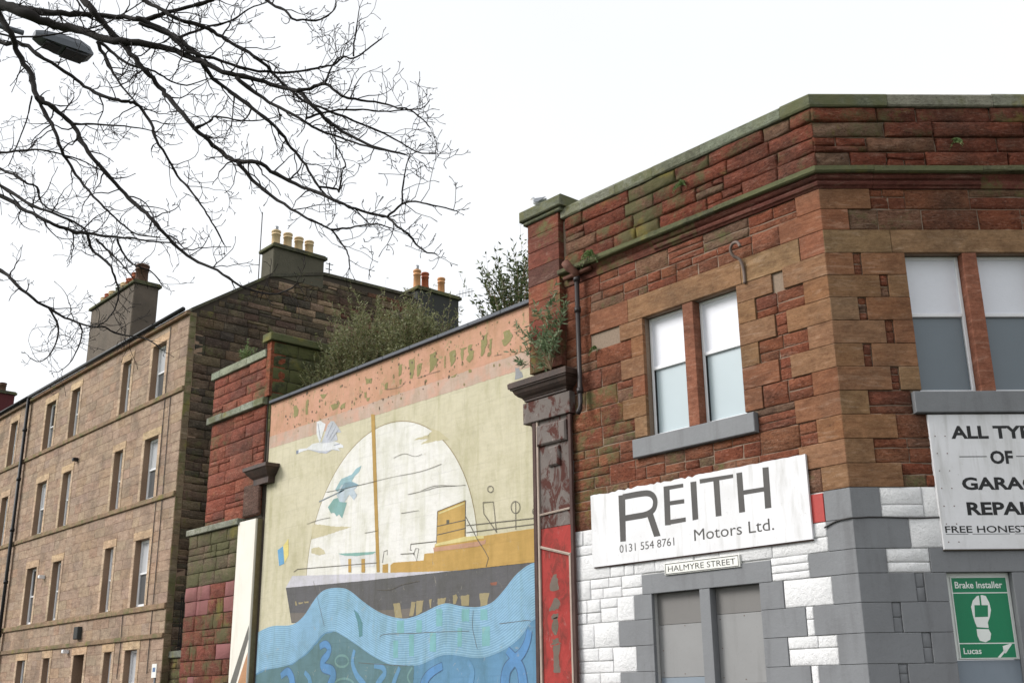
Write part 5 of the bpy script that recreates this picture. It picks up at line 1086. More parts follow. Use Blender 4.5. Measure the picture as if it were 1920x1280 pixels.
# white painted pilaster with the stub of its capital
WP = thing('white_pilaster', (-26.9, -.1, 0), 'white painted pilaster strip with a grey diagonal stripe and broken stone capital', 'pilaster')
M['white_strip'] = paint_mat('white_painted_render', (224, 220, 210), .7, .22, (160, 150, 130), .25, .3)
m_ = MB(); m_.bbox(FA, -27.37, -26.43, 0, 6.26, -.2, .155, .006); m_.build('shaft', M['white_strip'], WP)
m_ = MB(); m_.bbox(FA, -26.428, -26.395, 0, 6.26, -.045, .10, .008); m_.build('edge_strip', M['old_strip'], WP)
flat_poly(FA, [[(-27.33, 2.02), (-26.46, 3.55), (-26.44, 3.20), (-27.0, 2.02)]], .1565, mc((112, 110, 108)), 'painted_stripe', WP)
flat_poly(FA, [[(-26.93, 2.02), (-26.44, 2.88), (-26.44, 2.02)]], .1565, mc((206, 150, 110)), 'painted_stripe', WP)
m_ = MB(); m_.bbox(FA, -27.25, -26.40, 6.385, 7.22, .055, .13, .03); m_.build('necking_block', M['parapet'], WP, False, (*jit((112, 84, 74), .03), .1))
capital(-26.55, -26.06, [(.14, 7.15), (.15, 7.3), (.22, 7.36), (.30, 7.46), (.34, 7.52), (.37, 7.53), (.37, 7.62), (.1, 7.68)], WP, M['pil_dark'])

# ---------------------------------------------------------------- tenement
T = thing('tenement', (-38, 0, 0), 'four storey tan sandstone tenement with sash windows and blank dark gable', 'building')
TAN = [(168, 145, 125), (165, 143, 123), (171, 148, 127), (167, 142, 120), (164, 143, 125)]
def far_front(th, X0, X1, wins, palette, strings, nmax, mat, top=13.36):
    holes, obj_r = [], []
    for (a, b, c, d) in wins:
        holes += [(a - .19, b + .19, c - .0, d + .26)]
    rows = []
    zz = sorted([0, top] + [s[0] for s in strings] + [s[1] for s in strings])
    bands = []
    prev = 0
    for (c, d) in sorted(strings):
        bands.append((prev, c)); prev = d
    bands.append((prev, top))
    for (c, d) in bands:
        n = max(1, round((d - c) / .31)); rows += mk(c, d, n)
    R_ = []
    for row in rows:
        hh = [h for h in holes if h[2] < row[1] - .02 and h[3] > row[0] + .02]
        R_ += fill(X0, X1, [row], hh, .45, .95, (1, 0, 0), False)
        for h in hh:                                     # thin closers above a lintel and below a sill
            if row[0] + .03 < h[3] < row[1] - .03: R_.append((h[0], h[1], h[3], row[1]))
            if row[0] + .03 < h[2] < row[1] - .03: R_.append((h[0], h[1], row[0], h[2]))
    # partial rows over the lintels are closed by the margin stones
    R_.sort(key=lambda r: math.hypot((r[0] + r[1]) / 2, 14.5))
    st = MB()
    for i, r in enumerate(R_):
        t = (*jit(random.choice(palette), .045), .0 if r[3] > 2 else .3)
        if i < nmax:
            put_stone('ashlar_block', FA, r, -.03, .007 + random.uniform(-.002, .003), 'ashlar', mat, th, t, .0035)
        else:
            vs, fs = stone_geo(FA, r[0] + .0035, r[1] - .0035, r[2] + .0035, r[3] - .0035, -.03, .007 + random.uniform(-.002, .003), 'ashlar')
            st.add(vs, fs, t)
    if st.v: tag(st.build('ashlar_blocks', mat, th), kind='stuff')
    core_wall('wall_core', FA, X0, X1, 0, top, [(a, b, c, d) for (a, b, c, d) in wins], -.5, .0, M['ten_mortar'], th)
    for (c, d) in strings:
        m_ = MB(); m_.bbox(FA, X0, X1 + .0, c + .003, d - .003, -.02, .07, .015); m_.build('string_course', mat, th, False, (*jit((150, 126, 100), .04), .45))
    for (a, b, c, d) in wins:
        for q in ((a - .19, a, c, d + .0), (b, b + .19, c, d + .0)):
            n = max(2, round((d - c) / .7))
            for (z0, z1) in mk(q[2], q[3], n):
                put_stone('jamb_stone', FA, (q[0], q[1], z0, z1), -.3, .022, 'ashlar', mat, th, (*jit((196, 172, 146), .04), 0), .003)
        put_stone('lintel', FA, (a - .19, b + .19, d, d + .26), -.3, .024, 'ashlar', mat, th, (*jit((200, 172, 140), .05), 0), .003)
def sash(th, a, b, c, d, sky_glare):
    o = -.17 - random.uniform(0, .012)
    f = MB(); w_ = .10
    f.bbox(FA, a, a + w_, c, d, o - .06, o, .01); f.bbox(FA, b - w_, b, c, d, o - .06, o, .01)
    f.bbox(FA, a + w_, b - w_, c, c + .10, o - .06, o - .003, .01); f.bbox(FA, a + w_, b - w_, d - .08, d, o - .06, o - .003, .01)
    zm = (c + d) / 2
    f.bbox(FA, a + w_, b - w_, zm - .03, zm + .03, o - .06, o + .01, .01)
    fo = f.build('window', M['upvc'], th)
    for (z0, z1, oo) in ((c + .10, zm - .03, -.045), (zm + .03, d - .08, -.03)):
        tl = random.uniform(-.012, .012); tz = random.uniform(-.012, .012)
        vs = [FA.p(a + w_, z0, o + oo + tl + tz), FA.p(b - w_, z0, o + oo - tl + tz), FA.p(b - w_, z1, o + oo - tl - tz), FA.p(a + w_, z1, o + oo + tl - tz)]
        build('pane', vs, [(0, 1, 2, 3)], random.choice([M['dark_glass'], M['dark_glass'], M['curtain_glass'], M['blind_glass'] if z1 > zm + .1 else M['curtain_glass']]), fo)
    if random.random() < .55:                             # sky reflection made as a pale sheet over one side of the panes
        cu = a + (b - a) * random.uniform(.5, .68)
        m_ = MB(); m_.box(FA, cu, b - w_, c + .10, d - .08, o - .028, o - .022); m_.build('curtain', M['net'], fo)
    m_ = MB(); m_.box(FA, a, b, c, d, o - .12, o - .10); m_.build('window_backing', M['black_iron'], fo)
cols = [(-34.30, -33.28), (-36.70, -36.00), (-41.36, -40.56), (-44.00, -43.00)]
lev = [(11.05, 12.90), (7.77, 9.76), (4.48, 6.53)]
W1 = [(a, b, c, d) for (c, d) in lev for (a, b) in cols]
W1 += [(-34.36, -33.48, 1.25, 3.22), (-35.95, -35.36, 1.25, 3.22), (-41.26, -40.66, 1.25, 3.21), (-43.92, -43.08, 1.25, 3.21)]
DOOR = (-38.48, -37.58, 0.0, 3.22)
STR = [(3.48, 3.62), (4.30, 4.47), (7.60, 7.76), (10.88, 11.04)]
far_front(T, -45.80, -31.74, W1 + [DOOR], TAN, STR, 300, M['ashlar'])
for w4 in W1: sash(T, *w4, .35)
m_ = MB(); m_.bbox(FA, DOOR[0], DOOR[1], 0, 2.45, -.4, -.34, .01); m_.build('door', M['black_iron'], T)
m_ = MB(); m_.bbox(FA, DOOR[0], DOOR[1], 2.45, 3.22, -.4, -.35, .01); m_.build('door_fanlight', M['dark_glass'], T)
m_ = MB(); m_.bbox(FA, -45.8, -31.74, 13.365, 13.50, -.02, .13, .02); m_.build('eaves_course', M['ashlar'], T, False, (*jit((140, 112, 90), .03), .3))
gt = MB(); gt.tube([FA.p(-45.8, 13.56, .17), FA.p(-31.90, 13.56, .17)], .075, 8); gt.build('gutter', M['black_iron'], T, True)
sk = MB(); sk.add([(-31.95, -.12, 13.5), (-45.8, -.12, 13.5), (-45.8, 3.7, 15.95), (-31.95, 3.7, 15.95), (-31.95, 10.7, 15.95), (-45.8, 10.7, 15.95)], [(0, 3, 2, 1), (3, 4, 5, 2)]); sk.build('roof', M['slate'], T)
# services on the front
pb = MB(); pb.tube([FA.p(-45.85, 13.5, .16), FA.p(-45.85, 0, .16)], .065, 8)
for z in (12.2, 10.2, 8.2, 6.2, 4.2, 2.2): pb.tube([FA.p(-45.85, z - .06, .16), FA.p(-45.85, z + .06, .16)], .09, 8)
pb.build('downpipe', M['black_iron'], T, True)
for (u, top_, bot) in ((-33.05, 13.3, 4.5), (-32.62, 11.0, 2.5), (-34.75, 4.3, 2.4)):
    c_ = MB(); c_.tube([FA.p(u, top_, .03), FA.p(u + .04, (top_ + bot) / 2, .03), FA.p(u - .02, bot, .03)], .012, 5); c_.build('wall_cable', M['cable'], T)
al = MB(); al.bbox(FA, -38.35, -38.0, 3.72, 4.12, .01, .16, .02); al.build('alarm_box', M['dark_render'], T)
for (u, z) in ((-42.2, 6.02), (-39.1, 3.30)):
    fl = MB(); fl.bbox(FA, u, u + .16, z, z + .12, .02, .22, .02); fl.build('floodlight', M['upvc'], T)
fl = MB(); fl.bbox(FA, -40.15, -40.0, 10.0, 10.12, .02, .2, .02); fl.build('wall_bracket', M['black_iron'], T)

# gable
gpoly = [(0, 0), (0, 13.5), (2.7, 15.32), (4.8, 15.9), (8.7, 15.98), (10.8, 15.3), (10.8, 0)]
m_ = MB(); n = len(gpoly)
m_.add([FG.p(u, z, -.012) for u, z in gpoly] + [FG.p(u, z, -.30) for u, z in gpoly], [tuple(reversed(range(n))), tuple(range(n, 2 * n))] + [(i, (i + 1) % n, n + (i + 1) % n, n + i) for i in range(n)])
m_.build('gable_core', M['dark_mortar'], T)
def gtop(u):
    for (a, b) in zip(gpoly[1:-1], gpoly[2:]):
        if a[0] <= u <= b[0]: return a[1] + (b[1] - a[1]) * (u - a[0]) / max(1e-6, b[0] - a[0])
    return 13.5
GAB = [(104, 90, 74), (94, 84, 70), (112, 96, 78), (84, 76, 66), (120, 102, 82), (98, 80, 68)]
zz = 0.0; rowsG = []
while zz < 15.9:
    h = random.uniform(.17, .34); rowsG.append((zz, min(zz + h, 15.95))); zz += h
gs = []
for row in rowsG:
    for r in fill(.22, 10.75, [row], [], .35, .95, (.9, .1, 0)):
        if min(gtop(r[0]), gtop(r[1])) > r[3] + .06: gs.append(r)
        else:
            u0, u1 = r[0], r[1]
            while u1 - u0 > .12 and gtop(u0) < r[3] + .06: u0 += .08
            while u1 - u0 > .12 and gtop(u1) < r[3] + .06: u1 -= .08
            if u1 - u0 > .15 and min(gtop(u0), gtop(u1)) > r[3] + .05: gs.append((u0, u1, r[2], r[3]))
vis = [r for r in gs if r[2] > 10.2 or (r[2] > 3 and r[0] < 1.6)]
rest = [r for r in gs if r not in vis]
vis.sort(key=lambda r: -(r[1] - r[0]) * (r[3] - r[2]))
rest = vis[300:] + rest; vis = vis[:300]
def gt_(r):
    c = random.choice(GAB)
    if 2.6 < r[0] < 6.5 and random.random() < .25: c = (150, 130, 106)
    if r[0] > 5 and random.random() < .3: c = (118, 78, 62)
    return (*jit(c, .12), .22 if (r[0] < 1.2 or r[3] > gtop(r[0]) - .7) else (.3 if random.random() < .3 else 0))
for r in vis: put_stone('gable_stone', FG, r, -.1, random.uniform(.0, .03), 'rock', M['gable'], T, gt_(r), .008)
st = MB()
for r in rest:
    vs, fs = stone_geo(FG, r[0] + .008, r[1] - .008, r[2] + .008, r[3] - .008, -.1, random.uniform(.0, .03), 'rock'); st.add(vs, fs, gt_(r))
tag(st.build('gable_stones', M['gable'], T, True), kind='stuff')
i = 0; z = 0
while z < 13.4:                                         # quoins down the front edge of the gable
    h = .36
    put_stone('gable_quoin', FG, (0.0, .22, z, min(z + h, 13.46)), -.03, .02, 'ashlar', M['ashlar'], T, (*jit((138, 122, 98), .08), .5), .004); z += h
for (a, b) in zip(gpoly[1:4], gpoly[2:5]):               # skew stones along the slope
    n = max(2, int(math.dist(a, b) / .9))
    for k in range(n):
        p = [a[j] + (b[j] - a[j]) * k / n for j in (0, 1)]; q = [a[j] + (b[j] - a[j]) * (k + .985) / n for j in (0, 1)]
        m_ = MB()
        m_.add([FG.p(p[0], p[1] - .03, .06), FG.p(q[0], q[1] - .03, .06), FG.p(q[0], q[1] + .08, .06), FG.p(p[0], p[1] + .08, .06), FG.p(p[0], p[1] - .03, -.36), FG.p(q[0], q[1] - .03, -.36), FG.p(q[0], q[1] + .08, -.36), FG.p(p[0], p[1] + .08, -.36)], [(0, 1, 2, 3), (7, 6, 5, 4), (0, 4, 5, 1), (1, 5, 6, 2), (2, 6, 7, 3), (3, 7, 4, 0)])
        m_.build('skew_stone', M['coping'], T, False, (*jit((84, 80, 70), .08), .35))

def chimney(par, x0, x1, yy0, yy1, z0, z1, mat, cope_mat, pots, name='chimney_stack', cope_t=(78, 76, 64)):
    fr = Frame((0, 0), (1, 0), (0, -1))
    m_ = MB(); m_.bbox(fr, x0, x1, z0, z1 - .14, -yy1, -yy0, .03); st_ = m_.build(name, mat, par)
    m_ = MB(); m_.bbox(fr, x0 - .09, x1 + .09, z1 - .138, z1 - .03, -yy1 - .09, -yy0 + .09, .02); m_.bbox(fr, x0 - .04, x1 + .04, z1 - .028, z1 + .02, -yy1 - .04, -yy0 + .04, .02)
    m_.build('chimney_cope', cope_mat, st_, False, (*jit(cope_t, .05), .6))
    for (px, py, h, r, k) in pots:
        b = z1 + .02
        m_ = MB(); m_.lathe(px, py, [(r * 1.05, b), (r * 1.02, b + .04), (r * .95, b + h * .72), (r * 1.1, b + h * .73), (r * 1.1, b + h * .77), (r * .98, b + h * .78), (r * .98, b + h * .88), (r * 1.12, b + h * .89), (r * 1.12, b + h * .97), (r * 1.0, b + h), (r * .8, b + h), (r * .78, b + h * .8)], 14)
        po_ = m_.build('chimney_pot', M[k], st_, True)
    return st_
M['stack'] = paint_mat('sooty_cement_render', (92, 88, 76), .95, .8, (54, 54, 44), .5, .7)
cs = chimney(T, -32.55, -31.72, 2.80, 4.78, 15.38, 16.56, M['stack'], M['coping'], [(-32.1, 3.06, .62, .15, 'pot_cream'), (-32.1, 3.52, .64, .15, 'pot_cream'), (-32.1, 3.96, .60, .15, 'pot_cream'), (-32.1, 4.38, .58, .15, 'pot_cream')])
m_ = MB(); m_.lathe(-32.1, 3.06, [(.07, 17.15), (.07, 17.36), (.05, 17.37)], 10); m_.build('flue_liner', M['steel'], cs, True)
ae = MB(); ae.tube([(-32.62, 2.76, 15.2), (-32.62, 2.76, 18.0)], .018, 5)
ae.tube([(-32.62, 2.76, 17.9), (-32.2, 2.4, 17.95)], .01, 4)
ae.build('aerial_mast', M['iron'], cs)
db = MB(); db.tube([(-31.62, 4.95, 15.95), (-31.62, 4.95, 16.35)], .02, 5); db.tube([(-31.62, 4.8, 16.3), (-31.62, 5.1, 16.3)], .015, 5); db.tube([(-31.62, 4.8, 16.1), (-31.62, 5.05, 16.1)], .015, 5); db.build('aerial_bracket', M['black_iron'], cs)
chimney(T, -42.1, -38.03, .62, 1.55, 13.3, 16.56, M['cement'], M['coping'], [(-38.5, 1.05, .78, .24, 'pot_dark'), (-39.0, 1.05, .60, .17, 'pot_red'), (-39.5, 1.05, .52, .17, 'pot_red'), (-40.0, 1.05, .50, .17, 'pot_cream'), (-40.55, 1.05, .60, .15, 'steel'), (-41.1, 1.05, .46, .18, 'pot_cream'), (-41.6, 1.05, .50, .15, 'pot_red'), (-41.95, 1.05, .44, .16, 'pot_cream')], 'wallhead_chimney')
rc = chimney(T, -32.6, -31.70, 8.88, 10.82, 10.5, 16.46, M['dark_render'], M['coping'], [(-32.1, 9.12, .78, .14, 'pot_orange'), (-32.1, 9.50, .76, .14, 'pot_red'), (-32.1, 10.28, .74, .14, 'pot_orange')], 'rear_chimney')
m_ = MB(); m_.lathe(-32.1, 9.12, [(.07, 17.2), (.07, 17.45), (.05, 17.46)], 10); m_.build('flue_liner', M['steel'], rc, True)
ae = MB(); ae.tube([(-31.75, 10.75, 16.55), (-31.6, 11.5, 16.85)], .012, 4)
for k in range(5): ae.tube([(-31.72 + .025 * k, 10.9 + .13 * k, 16.45 + .05 * k), (-31.72 + .025 * k, 10.9 + .13 * k, 16.75 + .05 * k)], .008, 4)
ae.build('tv_aerial', M['iron'], rc)

# neighbouring tenement beyond the downpipe
T2 = thing('neighbour_tenement', (-53, 0, 0), 'greyer sandstone tenement continuing the terrace beyond the black downpipe', 'building')
W2 = [(a, b, c, d) for (c, d) in lev + [(1.25, 3.2)] for (a, b) in ((-48.1, -47.30), (-50.6, -49.9), (-55.2, -54.5), (-57.8, -57.0))]
far_front(T2, -62.0, -45.92, W2, [(168, 146, 126), (162, 140, 120), (158, 136, 118), (170, 146, 122)], STR, 60, M['ashlar'])
for w4 in W2: sash(T2, *w4, .35)
m_ = MB(); m_.bbox(FA, -62, -45.9, 13.365, 13.50, -.02, .13, .02); m_.build('eaves_course', M['ashlar'], T2, False, (*jit((128, 108, 90), .03), .3))
sk = MB(); sk.add([(-45.81, -.12, 13.52), (-62, -.12, 13.52), (-62, 4.2, 15.9), (-45.81, 4.2, 15.9), (-45.81, 10.7, 15.9), (-62, 10.7, 15.9)], [(0, 3, 2, 1), (3, 4, 5, 2)]); sk.build('roof', M['slate'], T2)
gt = MB(); gt.tube([FA.p(-62, 13.56, .17), FA.p(-45.92, 13.56, .17)], .075, 8); gt.build('gutter', M['black_iron'], T2, True)
M['plum'] = paint_mat('dark_red_render', (86, 40, 42), .9, .3, (58, 34, 34), .3, .3)
chimney(T2, -61.6, -58.2, 2.0, 3.0, 14, 16.9, M['plum'], M['coping'], [(-58.7, 2.5, .5, .18, 'pot_dark'), (-59.4, 2.5, .5, .18, 'pot_red')], 'wallhead_chimney')

# alley between tenement and pier
AW = thing('alley_wall', (-31, .25, 0), 'low sandstone wall with stone coping closing the alley beside the tenement', 'wall')
FAL = Frame((0, .25), (1, 0), (0, -1))
m_ = MB(); m_.box(FAL, -31.72, -30.05, 0, 2.9, -.3, -.01); m_.build('wall_core', M['dark_mortar'], AW)
for r in fill(-31.72, -30.05, mk(0, 2.9, 10), [], .35, .8, (.9, .1, 0)):
    put_stone('wall_stone', FAL, r, -.05, .015, 'rock', M['gable'], AW, (*jit((98, 74, 54), .12), .5), .006)
m_ = MB(); m_.bbox(FAL, -31.72, -30.05, 2.905, 3.10, -.35, .08, .02); m_.build('coping_stone', M['coping'], AW, False, (*jit((120, 124, 112), .05), .3))
RL_ = thing('railing', (-30.9, .4, 3.1), 'black iron railing standing on the alley wall coping', 'railing')
rl = MB()
for k in range(13): rl.tube([(-31.66 + k * .13, .42, 3.09), (-31.66 + k * .13, .42, 4.75)], .014, 5)
rl.build('bars', M['black_iron'], RL_)
rl = MB(); rl.tube([(-31.7, .42, 4.6), (-30.06, .42, 4.6)], .02, 5); rl.tube([(-31.7, .42, 3.25), (-30.06, .42, 3.25)], .02, 5); rl.build('rail', M['black_iron'], RL_)
NS = thing('notice_plate', (-31.45, -.3, 0), 'small white notice plate on a thin post at the tenement corner', 'sign')
m_ = MB(); m_.tube([(-31.45, -.3, 0), (-31.45, -.3, 2.7)], .03, 8); m_.build('post', M['lamp_grey'], NS, True)
m_ = MB(); m_.bbox(FA, -31.60, -31.30, 2.36, 2.74, .335, .35, .003); m_.build('plate', M['plate'], NS)
flat_poly(FA, [[(-31.54, 2.52), (-31.36, 2.52), (-31.36, 2.64), (-31.54, 2.64)]], .3512, plain('notice_blue', (84, 112, 150), .5), 'plate_panel', NS)

# ---------------------------------------------------------------- plants
def leaf(mb, p, d, ln, wd, tone):
    d = d.normalized()
    s_ = d.cross(Vector((random.uniform(-1, 1), random.uniform(-1, 1), random.uniform(-.4, 1)))).normalized() * wd
    a = p; b = p + d * ln * .45 + s_; c = p + d * ln; e = p + d * ln * .45 - s_
    mb.add([tuple(a), tuple(b), tuple(c), tuple(e)], [(0, 1, 2, 3)])
    mb.t += [(1, 1, 1, tone)] * 4
def shrub(name, label, base, stems, mat, leaf_len=.1, leaf_w=.016, per=46, group=None, cat='shrub', lo=.25, droop=.2, sub=3, rad=.014):
    th = thing(name, base, label, cat, group)
    sm, lf = MB(), MB()
    B = Vector(base)
    for (dx, dy, dz) in stems:
        tip = B + Vector((dx, dy, dz))
        L_ = Vector((dx, dy, dz)).length
        side = Vector((dx, dy, 0)); 
        pts = []
        n = 7
        wob = Vector((random.uniform(-1, 1), random.uniform(-1, 1), 0)) * .06 * L_
        for k in range(n + 1):
            t = k / n
            p = B + Vector((dx * t ** 1.25, dy * t ** 1.25, dz * (t + droop * t * (1 - t)))) + wob * math.sin(t * 3.1)
            pts.append(p)
        sm.tube(pts, [rad * (1 - .8 * k / n) for k in range(n + 1)], 4)
        lines = [pts]
        for q in range(sub):
            k = random.randint(2, n - 1)
            d = (pts[k] - pts[k - 1]).normalized() + Vector((random.uniform(-1, 1), random.uniform(-1, 1), random.uniform(-.2, .8))) * .8
            ln_ = L_ * random.uniform(.15, .36)
            pp_ = [pts[k] + d.normalized() * ln_ * j / 4 + Vector((0, 0, .06 * ln_ * j * j / 4)) for j in range(5)]
            sm.tube(pp_, [rad * .45 * (1 - .7 * j / 4) for j in range(5)], 3); lines.append(pp_)
        for li, pl in enumerate(lines):
            cnt = per if li == 0 else per // 2
            for c in range(cnt):
                t = (lo if li == 0 else .1) + (1 - (lo if li == 0 else .1)) * random.random()
                x = t * (len(pl) - 1); k = min(int(x), len(pl) - 2)
                p = pl[k].lerp(pl[k + 1], x - k)
                d = (pl[k + 1] - pl[k]).normalized() * random.uniform(.2, .9) + Vector((random.uniform(-1, 1), random.uniform(-1, 1), random.uniform(-.7, .7)))
                leaf(lf, p, d, leaf_len * random.uniform(.5, 1.2), leaf_w * random.uniform(.7, 1.3), random.random())
    sm.build('stems', M['stem'], th)
    tag(lf.build('foliage', mat, th), kind=None)
    return th
def spread(n, w, d, h0, h1, lean=0):
    o = []
    for k in range(n):
        a_ = random.uniform(0, 2 * math.pi); r_ = random.random() ** .6
        o.append((w * r_ * math.cos(a_) + lean, d * r_ * math.sin(a_), random.uniform(h0, h1) * (1 - .35 * r_)))
    return o
sg = 'self-seeded shrubs behind the mural wall'
shrub('buddleia_shrub', 'broad dull green shrub rising over the middle of the mural wall', (-24.6, 1.9, 8.6), spread(150, 2.2, 1.0, 2.2, 4.0), M['leaf_olive'], .12, .013, 58, sg, 'shrub', .25, .2, 4, .012)
shrub('buddleia_shrub', 'twiggy olive shrub behind the wall beside the mossy pier return', (-25.6, 1.3, 8.6), spread(80, 1.1, .8, 1.2, 2.4, .2), M['leaf_olive'], .12, .012, 45, sg, 'shrub', .25, .2, 4, .011)
shrub('buddleia_shrub', 'dense olive shrub in front of the dark rear chimney', (-22.5, 2.0, 8.6), spread(130, 1.7, 1.0, 1.9, 3.3), M['leaf_olive'], .12, .013, 58, sg, 'shrub', .25, .2, 4, .012)
shrub('evergreen_bush', 'feathery green bush showing against the sky beside the end pier', (-20.2, 3.4, 8.6), [( -2.5*r*math.cos(a)+.3 if False else random.uniform(-2.3, .9), random.uniform(-.7, .7), 0) for r, a in []] + [(x, random.uniform(-.7, .8), (3.95 - .30 * abs(x - .2) - .16 * max(0, -x) ** 2) * random.uniform(.72, 1.0)) for x in [random.uniform(-2.1, 1.4) for _ in range(46)]], M['leaf_dark'], .17, .024, 34, sg, 'bush', .35, .2, 5)
shrub('wall_buddleia', 'small arching buddleia rooted on the ledge above the dark capital', (-14.95, -.28, 7.68), [(-1.15, -.05, .62), (-.95, -.1, 1.1), (-.7, -.15, .75), (-.35, -.1, 1.25), (.2, -.08, 1.45), (.35, -.05, .9), (.05, -.1, 1.05), (-.8, -.1, .25), (.25, -.1, .5), (-.1, -.12, .7), (-.5, -.12, 1.0), (.4, -.08, 1.2)], M['leaf_grey'], .15, .017, 30, None, 'shrub', .2, .5, 3, .009)
shrub('grass_tuft', 'tuft of yellow green weeds growing on the pier coping', (-28.0, .12, 10.93), spread(26, .45, .2, .25, .7), M['leaf_green'], .09, .01, 22, None, 'plant', .1, .3, 1, .005)
def fern(label, base, out, s_):
    th = thing('fern', base, label, 'fern')
    lf = MB(); B = Vector(base)
    for k in range(16):
        a_ = random.uniform(-1.4, 1.4); up = random.uniform(-.3, .9)
        d = Vector((math.sin(a_), 0, up)) + Vector((out[0], out[1], 0)) * random.uniform(.3, .8)
        for j in range(8):
            t = j / 8 * s_
            p = B + d.normalized() * t + Vector((0, 0, -.9 * t * t / s_))
            for sgn in (-1, 1):
                leaf(lf, p, d + Vector((-d.z, 0, d.x)) * sgn, s_ * .28 * (1 - j / 10), s_ * .06, random.random())
    lf.build('fronds', M['leaf_green'], th)
fern('small fern on the mossy cornice above the downpipe', (-13.85, -.20, 9.74), (0, -1), .26)
fern('small fern in the parapet joints beside the corner window', FB.p(2.3, 10.2, .05), BN, .16)
fern('small fern in a joint beside the downpipe', (-13.98, -.03, 7.93), (0, -1), .15)
fern('fern hanging under the coping on the street parapet', (-11.65, -.06, 10.45), (0, -1), .20)

# ---------------------------------------------------------------- gull on the pier cap
def gull():
    bx, by, bz = -15.42, -.08, 11.292
    th = thing('gull', (bx, by, bz), 'white gull with grey back standing on the mossy pier cap', 'bird')
    # body rings along +x (tail) to -x (head)
    rings = [(.235, .135, .012), (.17, .135, .035), (.09, .135, .062), (0.0, .138, .078), (-.07, .15, .074), (-.115, .178, .050), (-.135, .215, .036), (-.145, .250, .034), (-.160, .278, .036), (-.185, .285, .026), (-.202, .280, .010)]
    m_ = MB(); n = 12
    for i, (x, z, r) in enumerate(rings):
        for k in range(n):
            a_ = 2 * math.pi * k / n
            m_.v.append((bx + x + (.5 * r * math.sin(a_) if 4 < i < 8 else 0), by + r * math.cos(a_), bz + z + r * .92 * math.sin(a_)))
    for i in range(len(rings) - 1):
        for k in range(n):
            k2 = (k + 1) % n; m_.f.append((i * n + k, i * n + k2, (i + 1) * n + k2, (i + 1) * n + k))
    m_.f.append(tuple(reversed(range(n)))); m_.f.append(tuple((len(rings) - 1) * n + k for k in range(n)))
    body = m_.build('body', plain('gull_white', (176, 178, 182), .8, var=.05), th, True)
    gw = plain('gull_grey', (118, 122, 130), .8, var=.05)
    for s in (-1, 1):
        w2 = MB()
        pts = [(-.07, .17), (0, .20), (.10, .175), (.20, .15), (.30, .13), (.18, .11), (.08, .10), (-.04, .12)]
        yy = by + s * .074
        w2.add([(bx + x, yy, bz + z) for x, z in pts] + [(bx + x, yy + s * .012, bz + z) for x, z in pts], [tuple(range(8)), tuple(range(15, 7, -1))] + [(i, 8 + i, 8 + (i + 1) % 8, (i + 1) % 8) for i in range(8)])
        w2.build('wing', gw, th)
        lg = MB(); lg.tube([(bx + .0, by + s * .03, bz + .08), (bx + .005, by + s * .03, bz + .0)], .006, 5); lg.tube([(bx + .005, by + s * .03, bz + .004), (bx - .05, by + s * .04, bz + .004)], .006, 5)
        lg.build('leg', plain('gull_leg', (196, 150, 140), .6), th)
    bk_ = MB(); bk_.tube([(bx - .198, by, bz + .280), (bx - .225, by, bz + .276), (bx - .246, by, bz + .268)], [.009, .007, .003], 6); bk_.build('beak', plain('gull_beak', (214, 176, 60), .5), th)
gull()

# ---------------------------------------------------------------- street lamp
LP = thing('street_lamp', (-11.5, -12.75, 0), 'grey street lamp on a long arm among the bare branches', 'street lamp')
hx, hy, hz = -11.46, -11.04, 8.68
m_ = MB(); m_.lathe(-11.5, -12.75, [(.09, 0), (.09, 1.4), (.07, 1.5), (.055, 8.3)], 12); m_.build('column', M['lamp_grey'], LP, True)
m_ = MB(); m_.tube(smooth_line([(-11.5, -12.75, 8.25), (-11.5, -12.55, 8.55), (-11.48, -12.1, 8.62), (-11.47, -11.45, 8.66)]), .03, 8); m_.build('arm', M['lamp_grey'], LP, True)
def loft(sec, nm, mat):
    m_ = MB(); k = len(sec[0])
    for s in sec: m_.v += s
    for i in range(len(sec) - 1):
        for j in range(k):
            j2 = (j + 1) % k; m_.f.append((i * k + j, i * k + j2, (i + 1) * k + j2, (i + 1) * k + j))
    m_.f.append(tuple(reversed(range(k)))); m_.f.append(tuple((len(sec) - 1) * k + j for j in range(k)))
    return m_.build(nm, mat, LP)
def sec(y, w, zb, zt):
    y = hy + (y - hy) * .72; w *= .78
    return [(hx - w, y, hz + zb), (hx + w, y, hz + zb), (hx + w * 1.02, y, hz + zb + (zt - zb) * .5), (hx + w * .7, y, hz + zt), (hx - w * .7, y, hz + zt), (hx - w * 1.02, y, hz + zb + (zt - zb) * .5)]
loft([sec(hy - .42, .07, -.03, .04), sec(hy - .30, .12, -.05, .06), sec(hy - .05, .16, -.07, .08), sec(hy + .25, .175, -.07, .08), sec(hy + .40, .15, -.06, .05), sec(hy + .46, .11, -.04, .01)], 'lantern', M['lamp_grey'])
m_ = MB(); m_.box(Frame((0, 0), (1, 0), (0, -1)), hx - .11, hx + .11, hz - .095, hz - .068, -(hy + .26), -(hy + .02)); m_.build('lamp_lens', M['lamp_dark'], LP)
m_ = MB(); m_.box(Frame((0, 0), (1, 0), (0, -1)), hx - .08, hx + .08, hz - .082, hz - .050, -(hy - .02), -(hy - .19)); m_.build('gear_cover', M['lamp_dark'], LP)

